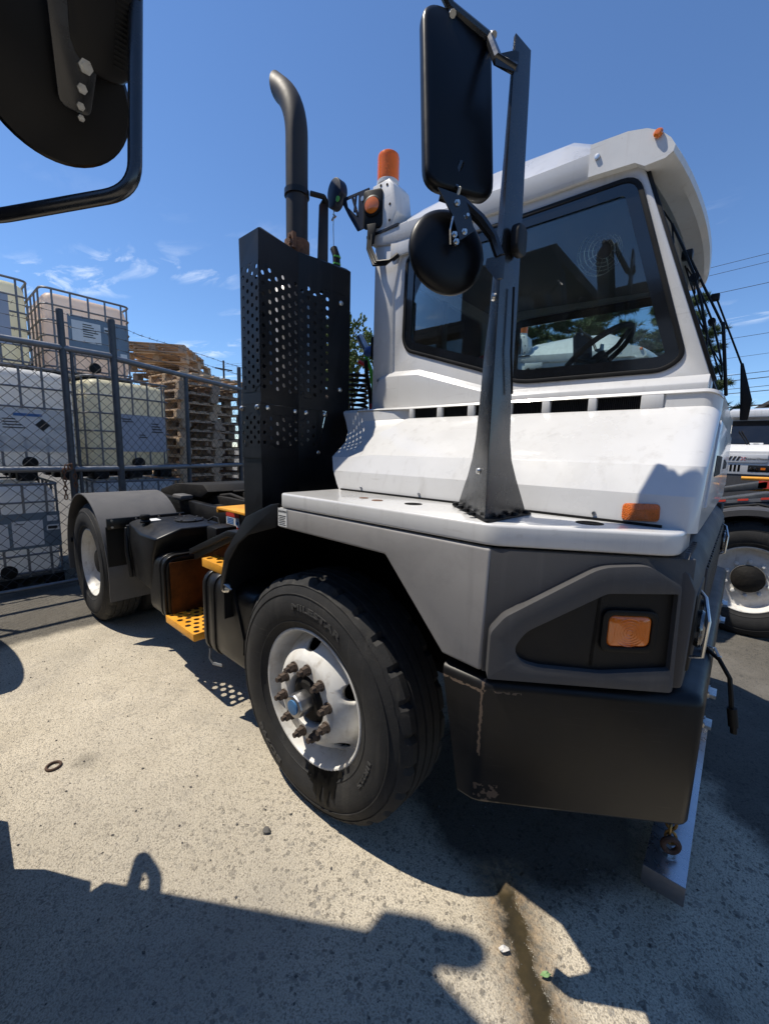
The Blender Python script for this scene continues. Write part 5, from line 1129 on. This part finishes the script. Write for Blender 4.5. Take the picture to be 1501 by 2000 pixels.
def stack(cx, cy, n, rot, where, group, first_visible, jit, lean=None):
    z = 0; rr = random.Random(int(abs(cx*100)))
    for k in range(n):
        src = pr_s if k < first_visible else (pr_a if rr.random() < .55 else pr_b)
        o = copy_tree(src); jx, jy, jr = rr.uniform(-jit,jit), rr.uniform(-jit,jit), rr.uniform(-jit,jit)
        if lean and k >= n-4: jx += lean[0]*(k-n+5); jy += lean[1]*(k-n+5); jr += lean[2]*(k-n+5)
        o.location = (cx+jx, cy+jy, z); o.rotation_euler = (0, 0, rot+jr*1.5)
        below = n-k
        tag(o, ('topmost pallet of ' if below == 1 else ordn[below-1]+' pallet from the top of ').replace('lowest pallet from the top','topmost pallet')+where, 'pallet', group); z += .1395
stack(-5.75,2.24,19,R(96),'the shorter front pallet stack','wooden pallets stacked behind the fence',5,.035)
stack(-6.95,2.57,23,R(118),'the taller crooked pallet stack','wooden pallets stacked behind the fence',14,.03,(.05,-.11,.07))
for p in (pr_a, pr_b, pr_s):
    for c in list(p.children_recursive): bpy.data.objects.remove(c)
    bpy.data.objects.remove(p)

# ---------------------------------------------------------------- trees
def tube_limb(b, pts, r0, r1, n=6): b.tube(pts, [r0+(r1-r0)*i/(len(pts)-1) for i in range(len(pts))], n)
def pine(loc, H, Rm, seed, label, nb=64, base=.18):
    t = thing('pine_tree', label, 'tree', loc, 0, 'pine trees behind the trucks'); rr = random.Random(seed)
    b = MB(); tr = [(rr.uniform(-.06,.06)*k, rr.uniform(-.06,.06)*k, H*k/8) for k in range(9)]; tube_limb(b, tr, .17, .03, 8)
    crown = [MB(), MB()]
    for i in range(nb):
        f = base+(1-base)*(i+rr.random())/nb; z = H*f*.97; a = i*2.399+rr.uniform(-.4,.4); L_ = Rm*(1.05-f*.85)*rr.uniform(.65,1.15)
        d = Vector((math.cos(a), math.sin(a), 0)); p0 = Vector((0,0,z)); pts = [p0+d*L_*s+Vector((0,0,L_*(.10*s-.05*s*s+.18*s**3)*rr.uniform(.6,1.4))) for s in (0,.35,.7,1)]
        tube_limb(b, pts, .035*(1.1-f), .006, 5)
        sub = [(pts[1]+(pts[2]-pts[1])*q, 1) for q in (.1,.5,.9)]+[(pts[2]+(pts[3]-pts[2])*q, 1) for q in (.25,.55,.85,1)]
        for c, _ in sub:
            for q in range(3):
                aa = a+rr.uniform(-1.2,1.2); l2 = L_*rr.uniform(.10,.28)+.12; e = c+Vector((math.cos(aa)*l2, math.sin(aa)*l2, rr.uniform(-.05,.22)*l2+.04))
                b.tube([c, e], .006, 3, caps=False)
                for tt in range(3):
                    tc_ = c+(e-c)*rr.uniform(.45,1.1); cb_ = crown[rr.random() < .4]
                    for nn in range(22):
                        v = Vector((rr.gauss(0,1), rr.gauss(0,1), rr.gauss(.35,.8))).normalized(); ln = rr.uniform(.12,.24); w = v.cross(Vector((rr.random()-.5, rr.random()-.5, rr.random()-.5))).normalized()*.012
                        cb_.add([tc_-w, tc_+w, tc_+v*ln], [(0,1,2)])
    b.build('trunk', 'bark', t)
    crown[0].build('crown', 'needles', t, smooth=False); crown[1].build('crown_tips', 'needles_b', t, smooth=False)
pine((-3.4,14.6,0), 7.8, 3.0, 1, 'broad dark pine tree seen through the middle of the cab windows', 84)
pine((-6.6,16.2,0), 8.2, 2.9, 2, 'dark pine tree seen through the cab behind the mirror post', 74)
pine((-1.0,16.4,0), 7.0, 2.4, 3, 'pine tree whose branch tips poke out right of the wipers', 64)
def bare_tree(loc, H, seed, label):
    t = thing('leafing_tree', label, 'tree', loc, 0); rr = random.Random(seed); b = MB(); lv = MB()
    def grow(p, d, L_, r, depth):
        pts = [p]; q = p; dd = d
        for k in range(3):
            dd = (dd+Vector((rr.uniform(-.2,.2), rr.uniform(-.2,.2), rr.uniform(-.05,.15)))).normalized(); q = q+dd*L_/3; pts.append(q)
        tube_limb(b, pts, r, r*.6, 5 if depth < 3 else 3)
        if depth >= 3:
            for k in range(9):
                c = pts[rr.randint(1,3)]+Vector((rr.gauss(0,.07), rr.gauss(0,.07), rr.gauss(0,.07)))
                for j in range(3):
                    v = Vector((rr.gauss(0,1), rr.gauss(0,1), rr.gauss(0,1))).normalized()*.07; w = v.cross(Vector((rr.random()-.5, rr.random()-.5, rr.random()-.5))).normalized()*.035
                    lv.add([c-v, c+w, c+v, c-w], [(0,1,2,3)])
        if depth < 5:
            for k in range(3 if depth < 4 else 2):
                nd = (dd+Vector((rr.uniform(-.9,.9), rr.uniform(-.9,.9), rr.uniform(-.2,.5)))).normalized(); grow(pts[3] if k else pts[2], nd, L_*rr.uniform(.62,.8), r*.58, depth+1)
    grow(Vector((0,0,0)), Vector((0,0,1)), H*.34, .16, 0)
    b.build('trunk', 'bark', t); lv.build('crown', 'leaf_young', t, smooth=False)
bare_tree((-8.4,8.2,0), 6.4, 11, 'thin tree with sparse young leaves between exhaust shield and cab')
bare_tree((-8.0,10.4,0), 6.0, 12, 'thin tree with sparse young leaves seen through the rear cab window')

# ---------------------------------------------------------------- utility line and building
poles = []
for i, (x, lb) in enumerate(((14,'wooden utility pole standing off to the right beyond the trucks'),(-48,'wooden utility pole far off to the left beyond the pallets'))):
    t = thing('utility_pole', lb, 'pole', (x,25,0), 0, 'utility poles along the road')
    b = MB(); b.cyl((0,0,0),(0,0,12),.16,12,.11); b.build('pole_shaft', 'bark', t)
    b = MB(); b.box((-.06,-1.1,10.9),(.06,1.1,11.05)); b.build('cross_arm', 'bark', t)
wz = [(11.3,-1.0,.010,'topmost'),(11.3,0,.010,'second highest'),(10.4,0,.012,'third highest'),(8.2,0,.010,'fourth highest'),(7.3,0,.008,'fifth highest'),(6.5,0,.014,'sixth highest'),(6.25,.1,.018,'fourth lowest'),(5.85,0,.012,'third lowest'),(5.65,.1,.016,'second lowest'),(5.0,0,.030,'thick lowest')]
for z, dy, r, w in wz:
    t = thing('utility_wire', w+' of the overhead wires crossing the sky', 'wire', (0,25+dy,z), 0, 'overhead wires')
    b = MB(); b.tube([(14-62*k/24, 0, -1.3*(1-(2*k/24-1)**2)) for k in range(25)], r, 4); b.build('strand', 'wire', t)
t = thing('far_building', 'beige gabled building peeking over the white truck roof at the right edge', 'building', (3.2,34,0))
b = MB(); b.box((-1.2,0,0),(7,8,5.0)); b.prism([(-1.2,-.01,5.0),(7,-.01,5.0),(2.9,-.01,7.8)], (0,8,0)); b.build('wall', 'building_wall', t)
b = MB(); b.prism([(-1.7,-.4,4.75),(2.9,-.4,7.9),(2.9,-.4,8.05),(-1.9,-.4,4.85)], (0,8.8,0)); b.prism([(7.5,-.4,4.75),(2.9,-.4,7.9),(2.9,-.4,8.05),(7.7,-.4,4.85)], (0,8.8,0)); b.build('roof', 'roof_dark', t)
for x in (.5,2.5,4.5):
    b = MB(); b.box((x,-.03,2),(x+.9,.02,3.4)); b.build('window', 'black_gloss', t)

# ---------------------------------------------------------------- other trucks
truck_c = copy_tree(truck); truck_c.location = (-.50,2.80,0); tag(truck_c, 'second white terminal tractor parked beyond, seen through the cab windows', 'truck')
# rear end of a tractor at the right edge
D = thing('parked_tractor', 'grey tractor rear end with white disc wheel at the right edge', 'truck', (1.40,3.74,0))
def disc_wheel():
    prof = [(.2985,.012),(.2985,0),(.294,-.003),(.288,0),(.283,.012),(.268,.05),(.262,.075),(.235,.082),(.205,.075),(.185,.068),(.125,.066),(.122,.08),(.27,.12),(.29,.03)]
    mb = MB(); mb.lathe(prof+[prof[0]], (0,0,0), (0,1,0), 72); w = mb.build('wheel', 'rim_white', D, label='white disc wheel with dark hub'); cut = []
    for k in range(5):
        a = R(90+72*k); c = Vector((math.cos(a)*.228, 0, math.sin(a)*.228)); er = Vector((math.cos(a),0,math.sin(a))); et = Vector((-math.sin(a),0,math.cos(a))); cm = MB()
        cm.loft([[c+Vector((0,y,0))+er*.020*math.cos(2*math.pi*i/16)+et*.038*math.sin(2*math.pi*i/16) for i in range(16)] for y in (.02,.2)]); cut.append(cm.build('cutter','dark',None))
    baked_bool(w, cut)
    tyre_mesh(90,6).build('tyre', 'tyre', w); t2 = tyre_mesh(60,6).build('inner_tyre','tyre',w); t2.location = (0,.31,0)
    b = MB(); b.lathe([(.12,.07),(.118,.03),(.09,.012),(.055,.0),(.03,-.006),(0,-.006)], (0,0,0), (0,1,0), 32); b.build('hub', 'undercarriage', w)
    for k in range(10):
        a = R(36*k+18); b = MB(); hexnut(b, (math.cos(a)*.155,.067,math.sin(a)*.155),(0,-1,0),.017,.022,.01,.01); b.build('lug_nut','white_dull',w)
    w.location = (0,0,.512); return w
disc_wheel()
b = MB(); out = [(.66*math.cos(R(158-k*136/24)), .52+.62*math.sin(R(158-k*136/24))) for k in range(25)]
b.loft([[(x,-.06,z) for x, z in out]+[(x*.97,-.06,z-.05) for x, z in out[::-1]], [(x,.6,z) for x, z in out]+[(x*.97,.6,z-.012) for x, z in out[::-1]]]); b.build('fender', 'grey_bezel', D, ang=25)
for y in (.75,1.5):
    b = MB(); b.box((-.55,y,.85),(3.2,y+.08,1.08)); b.build('frame_rail', 'galv_dark', D, bevel=.01)
b = MB(); b.box((-.4,.1,.9),(-.3,2.2,1.0)); b.box((.2,.1,.9),(.3,2.2,1.0)); b.build('cross_member', 'undercarriage', D)
for y, z in ((.55,1.16),(1.35,1.24)):
    b = MB(); b.prism([(-.62,y,z-.12),(-.62,y,z-.08),(.05,y,z+.10),(.08,y,z+.10),(.08,y,z+.02)], (0,.28,0)); b.build('ramp', 'galv_dark', D, bevel=.008)
for y, z in ((.9,1.36),(1.0,1.24)):
    b = MB(); b.cyl((-.15,y+.5,z),(1.2,y+.5,z+.02),.022,10); b.build('orange_rail', 'orange_paint', D)
b = MB(); b.box((.0,1.35,1.26),(.16,1.37,1.34)); b.build('red_tag', 'label_red', D)
for k in range(1):
    b = MB(); b.prism([(-.42,.02+k*.25,1.145+k*.02),(-.40,.02+k*.25,1.17+k*.02),(.6,.02+k*.25,1.33+k*.02),(.6,.02+k*.25,1.30+k*.02)], (0,.02,0)); tp_ = b.build('marker_bar', 'galv', D)
    for j in range(6):
        x = -.3+j*.15; z = 1.166+(x+.40)*.16+k*.02; b = MB(); b.prism([(x,.015+k*.25,z-.006),(x+.07,.015+k*.25,z+.005),(x+.07,.015+k*.25,z+.022),(x,.015+k*.25,z+.011)], (0,.004,0)); b.build('red_tape', 'label_red', tp_)
b = MB(); b.tube([(-.5,.4,1.0),(-.1,.5,1.12),(.4,.45,1.02),(.8,.5,1.1)],.02,6); b.tube([(-.5,.3,1.05),(0,.35,1.16),(.5,.3,1.06)],.014,6); b.build('hydraulic_hose', 'rubber', D)
# front of a third white truck facing the camera
B = thing('facing_truck', 'white terminal tractor facing forward with black stripes and red emblem at the right edge', 'truck', (1.0,6.9,0))
b = MB(); b.prism([(0,0,1.36),(0,0,1.70),(0,.10,1.78),(0,.18,1.80),(0,.42,2.16),(0,.38,2.19),(0,.30,2.20),(0,.30,2.30),(0,1.3,2.42),(0,1.5,2.3),(0,1.5,1.36)], (1.9,0,0)); b.build('cab', 'white_paint', B, bevel=.012)
b = MB(); b.prism([(.05,.165,1.805),(.05,.405,2.15),(1.85,.405,2.15),(1.85,.165,1.805)], (0,-.006,.004)); b.build('windscreen', 'black_gloss', B)
b = MB(); b.prism([(.04,-.012,1.53),(.48,-.012,1.53),(.50,-.012,1.55),(.50,-.012,1.655),(.04,-.012,1.655)], (0,.010,0)); b.build('badge_panel', 'white_paint', B, bevel=.004)
b = MB()
for k in range(4): x = .02+k*.046; b.prism([(x,-.015,1.56),(x+.026,-.015,1.56),(x+.05,-.015,1.62),(x+.024,-.015,1.62)], (0,.003,0))
b.build('stripe', 'label_black', B)
b = MB()
for s1_, s2_ in ((1,1),(1,-1),(-1,1),(-1,-1)): b.prism([(.237+.002*s1_,-.016,1.588+.002*s2_),(.237+.030*s1_,-.016,1.588+.022*s2_),(.237+.012*s1_,-.016,1.588+.022*s2_)], (0,.003,0))
b.build('emblem', 'red_paint', B, label='red x-shaped emblem')
text_on('badge_lettering', 'KalmarOttawa', .042, (.385,-.0155,1.588), (1,0,0), (0,0,1), 'label_black', B)
b = MB(); b.prism([(.28,.150,1.795),(.43,.150,1.795),(.43,.158,1.82),(.28,.158,1.82)], (0,-.004,0)); b.build('number_plate', 'label_white', B)
text_on('number_lettering', '054761', .022, (.355,.1445,1.808), (1,0,0), (0,0,1), 'label_black', B)
b = MB(); b.prism([(0,.01,1.02),(1.9,.01,1.02),(1.9,.01,1.355),(0,.01,1.355)], (0,.3,0)); gr = b.build('grille', 'grey_bezel', B)
for k in range(5): 
    b = MB(); b.box((.01+k*.045,-.002,1.40),(.036+k*.045,.012,1.50)); b.build('grille_slot', 'dark', gr)
b = MB(); b.box((.30,-.004,1.40),(.56,.012,1.50)); hh = b.build('headlight', 'black_plastic', B, bevel=.008)
for x in (.335,.385):
    b = MB(); b.lathe([(.024,0),(.022,.008),(0,.01)], (x,-.004,1.45), (0,-1,0), 14); b.build('lens', 'lens_clear', hh)
b = MB(); b.box((.44,-.008,1.435),(.49,0,1.465)); b.build('turn_lamp', 'amber', hh)
for dx in (0,.03):
    b = MB(); b.tube([(.30-dx,.12,1.76),(.25-dx,.19,1.86),(.17-dx,.27,2.0)], .006, 5); b.build('wiper', 'rubber', B)
b = MB(); b.box((0,.05,.6),(1.9,.35,1.0)); b.build('bumper', 'bumper', B, bevel=.02)

# ---------------------------------------------------------------- neighbour truck the camera stands beside
E_ = thing('neighbour_truck', 'black tubular mirror arm of the truck beside the camera, top left corner', 'truck', (0,-.97,0))
def en(p): return (p[0], p[1]+.97, p[2])
b = MB(); so = [(-.71,0,1.0),(.30,0,1.0),(.30,0,1.75),(.12,0,2.86),(.02,0,3.06),(-.71,0,3.06)]; ho = round_poly([(-.52,0,1.72),(.18,0,1.72),(.04,0,2.76),(-.52,0,2.76)], .06, 4)
ring_plate(b, so, ho, (0,-.05,0)); ec = b.build('cab_side', 'grey_bezel', E_, bevel=.008)
b = MB(); b.prism([p+Vector((0,-.02,0)) for p in ho], (0,-.004,0)); b.build('window_pane', 'glass', ec, smooth=False)
b = MB(); b.box((-.71,-1.5,1.0),(-.66,-.05,3.06)); b.build('cab_rear', 'grey_bezel', E_, bevel=.008)
b = MB(); b.box((-.71,-1.5,3.0),(.04,-.05,3.09)); b.build('roof', 'grey_bezel', E_, bevel=.01)
b = MB(); b.box((.25,-1.5,1.0),(.30,-.05,1.75)); b.build('cab_front', 'grey_bezel', E_, bevel=.01)
b = MB(); b.box((-.66,-1.5,1.0),(.25,-.05,1.02)); b.build('cab_floor', 'grey_bezel', E_)
b = MB(); b.box((-.71,-1.55,1.0),(.30,-1.5,3.06)); b.build('far_side', 'grey_bezel', E_, bevel=.008)
b = MB(); b.box((-.79,-.10,3.05),(-.68,.03,3.36)); b.build('beacon_mount', 'grey_bezel', E_, bevel=.01)
b = MB(); b.lathe([(.052,3.36),(.058,3.37),(.058,3.54),(.048,3.60),(0,3.62)], (-.735,-.03,0), (0,0,1), 20); b.build('roof_lamp', 'beacon', E_)
b = MB(); b.tube(round_poly([(-.66,.0,1.16),(-.90,.0,1.43),(-.79,.0,1.45),(-.66,.0,1.33)], [0,.03,.03,0], 4, closed=False), .022, 8); b.build('grab_loop', 'black_paint', E_)
b = MB(); b.prism([(-.98,.0,.2),(-.98,.0,.32),(-.69,.0,.27),(-.72,.0,.53),(-.70,.0,.9),(-.60,.0,.82),(-.66,.0,1.0),(-.12,.0,1.0),(-.12,.0,.2)], (0,-.5,0)); b.build('lower_body', 'grey_bezel', E_, bevel=.01)
b = MB(); b.box((-2.0,-.9,.45),(-1.1,-.16,.85)); b.build('side_tank', 'black_paint', E_, bevel=.05)
for y in (-1.4,-.6): 
    b = MB(); b.box((-3.7,y,.8),(.9,y+.08,1.0)); b.build('frame_rail', 'black_paint', E_)
wf = copy_tree(rw, E_); wf.location = (-2.92,-.10,.512); wf.rotation_euler = (0, R(11), math.pi)
b = MB(); out = [(-2.92+.64*math.cos(R(185-k*190/28)), .50+.64*math.sin(R(185-k*190/28))) for k in range(29)]
b.loft([[(x,.02,z) for x, z in out]+[(-2.92+(x+2.92)*.98,.02,.5+(z-.5)*.98) for x, z in out[::-1]], [(x,-.6,z) for x, z in out]+[(-2.92+(x+2.92)*.98,-.6,.5+(z-.5)*.98) for x, z in out[::-1]]]); b.build('fender', 'rear_fender', E_, ang=25)
# mirror frame near the lens
tp2 = [(.255,-.62,2.62),(.279,-.642,2.385),(.302,-.660,2.192),(.314,-.671,2.085),(.314,-.676,2.055),(.306,-.688,2.028),(.288,-.705,2.016),(.219,-.772,1.994),(.133,-.851,1.970),(.10,-.90,1.96)]
b = MB(); tp2 = [tp2[0], tp2[1], Vector((.319,-.676,2.024)), tp2[-2], tp2[-1]]; b.tube([en(p) for p in round_poly(tp2, [0,.02,.055,.02,0], 8, closed=False)], .0125, 14); b.tube([en((.255,-.62,2.62)), en((.20,-.68,2.68)), en((.08,-.88,2.70))], .0125, 12); mf = b.build('mirror_frame', 'post_black', E_)
mc = Vector(en((.150,-.750,2.245))); tocam = (Vector(en(cam_pos))-mc).normalized(); fn = (tocam+Vector((.25,.1,-.1))).normalized()
b = MB(); b.lathe([(0,.010),(.03,.0095),(.07,.007),(.104,.003),(.124,.001),(.130,-.006),(.130,-.016),(.122,-.02),(0,-.014)], mc, fn, 48); b.build('convex_mirror', 'mirror_black', mf)
sd_ = fn.cross(Vector((0,0,1))).normalized(); up_ = sd_.cross(fn)
if sd_.dot(Vector((1,.6,0))) < 0: sd_ = -sd_
b = MB(); b.prism([mc+sd_*p.x+up_*p.y+fn*.04 for p in round_poly([(.0,-.03,0),(.05,-.03,0),(.07,.14,0),(-.02,.14,0)], .015, 3)], fn*.006); b.build('mirror_bracket', 'post_black', mf, bevel=.002)
for u_, v_, r_ in ((.04,.045,.012),(.035,.010,.0085),(.033,-.018,.007),(.034,-.036,.006)):
    b = MB(); hexnut(b, mc+sd_*u_+up_*v_+fn*.044, fn, r_, .010, .006, r_*.55); b.build('bolt', 'zinc', mf)
b = MB()
hc = mc+sd_*.085+up_*.17+fn*.02; b.prism([hc+sd_*p.x+up_*p.y for p in round_poly([(-.07,-.13,0),(.035,-.13,0),(.05,.2,0),(-.09,.2,0)], .05, 5)], fn*.03); b.build('flat_mirror', 'mirror_black', mf, bevel=.01)
b = MB()
for k in range(26):
    p = hc+sd_*.012+up_*(-.10+k*.0075)+fn*.03; b.tube([p-sd_*.012, p+sd_*.008], .0025, 4)
b.build('mirror_ribbing', 'rubber', mf, kind='stuff')

# ---------------------------------------------------------------- small things on the ground
t = tag((lambda b: b.build('ring_washer', 'rusty_washer'))((lambda b: (b.tube([(-1.069+.028*math.cos(2*math.pi*i/24), -.695+.028*math.sin(2*math.pi*i/24), .006) for i in range(24)], .006, 8, closed=True), b)[1])(MB())), 'dark metal ring lying on the sunlit concrete at the left', 'ring')
def stone(x, y, r, seed):
    rr = random.Random(seed); bm = bmesh.new(); bmesh.ops.create_icosphere(bm, subdivisions=2, radius=r)
    for v in bm.verts: v.co = Vector((v.co.x*rr.uniform(.85,1.2)*1.2, v.co.y*rr.uniform(.85,1.15), v.co.z*.6*rr.uniform(.85,1.1)+r*.45))
    me = bpy.data.meshes.new('stone'); bm.to_mesh(me); bm.free(); me.materials.append(MAT['pebble']); o = bpy.data.objects.new('stone', me); col.objects.link(o); o.location = (x, y, 0); return o
tag(stone(-.03,-.195,.015,5), 'dark angular stone lying on the concrete left of the front tyre', 'stone')
def leaf(x, y, r, m_, nm, lb, cat):
    b = MB(); rr = random.Random(int(x*1000)); ring = [(r*math.cos(2*math.pi*k/12)*rr.uniform(.8,1.2), .55*r*math.sin(2*math.pi*k/12)*rr.uniform(.8,1.2), .006+rr.uniform(0,.008)) for k in range(12)]
    b.add([(0,0,.012)]+ring, [(0,k+1,(k+1) % 12+1) for k in range(12)]); o = b.build(nm, m_, None, smooth=False, solid=.0015); o.location = (x, y, .001); o.rotation_euler[2] = .8; tag(o, lb, cat)
leaf(.990,.100,.015,'leaf_green','green_scrap','small pale green scrap lying at the edge of the puddle','scrap')
leaf(.870,.075,.017,'foil','paper_scrap','crumpled whitish scrap floating in the puddle','scrap')
b = MB(); rr = random.Random(21)
for k in range(900):
    x = rr.uniform(-2.6,1.5); y = rr.uniform(-1.3,1.0); r = .0018+.0045*rr.random()**3; a = rr.uniform(0,3.14)
    c = Vector((x, y, r*.4)); e1 = Vector((math.cos(a),math.sin(a),0)); e2 = Vector((-math.sin(a),math.cos(a),0))
    b.add([c+e1*r*1.3, c+e2*r, c-e1*r*1.2, c-e2*r*.9, c+Vector((0,0,r*.8)), c-Vector((0,0,r*.5))], [(0,1,4),(1,2,4),(2,3,4),(3,0,4),(1,0,5),(2,1,5),(3,2,5),(0,3,5)])
tag(b.build('loose_grit', 'pebble', smooth=False), 'fine loose grit scattered over the concrete', kind='stuff')

# long building shell added out of view behind the camera to block sky light
t = thing('sky_blocker', 'long dark building added unseen behind the camera to deepen the shadows', 'building', (0,-7.5,0))
b = MB(); b.box((-16,-12,0),(18,-.08,4.6)); b.build('wall', 'blocker_cladding', t)
b = MB(); b.box((-16.4,-12.4,4.6),(18.4,.35,4.85)); b.build('roof', 'roof_dark', t)
me = None
for k in range(68):
    if me is None:
        b = MB(); b.prism([(-.16,0,0),(.16,0,0),(.10,.07,0),(-.10,.07,0)], (0,0,4.6)); o = b.build('blocker_rib', 'blocker_cladding', t); me = o.data
    else: o = bpy.data.objects.new('blocker_rib', me); col.objects.link(o); o.parent = t
    o.location = (-15.7+k*.5,-.08,0)
for x in (-9,-1,7):
    b = MB(); b.box((x,-.02,1.2),(x+2.6,.08,4.2)); dd = b.build('blocker_door', 'interior_grey', t)
    for j in range(5):
        b = MB(); b.box((x+.02,.081,1.24+j*.6),(x+2.58,.10,1.78+j*.6)); b.build('blocker_door_panel', 'white_dull', dd)
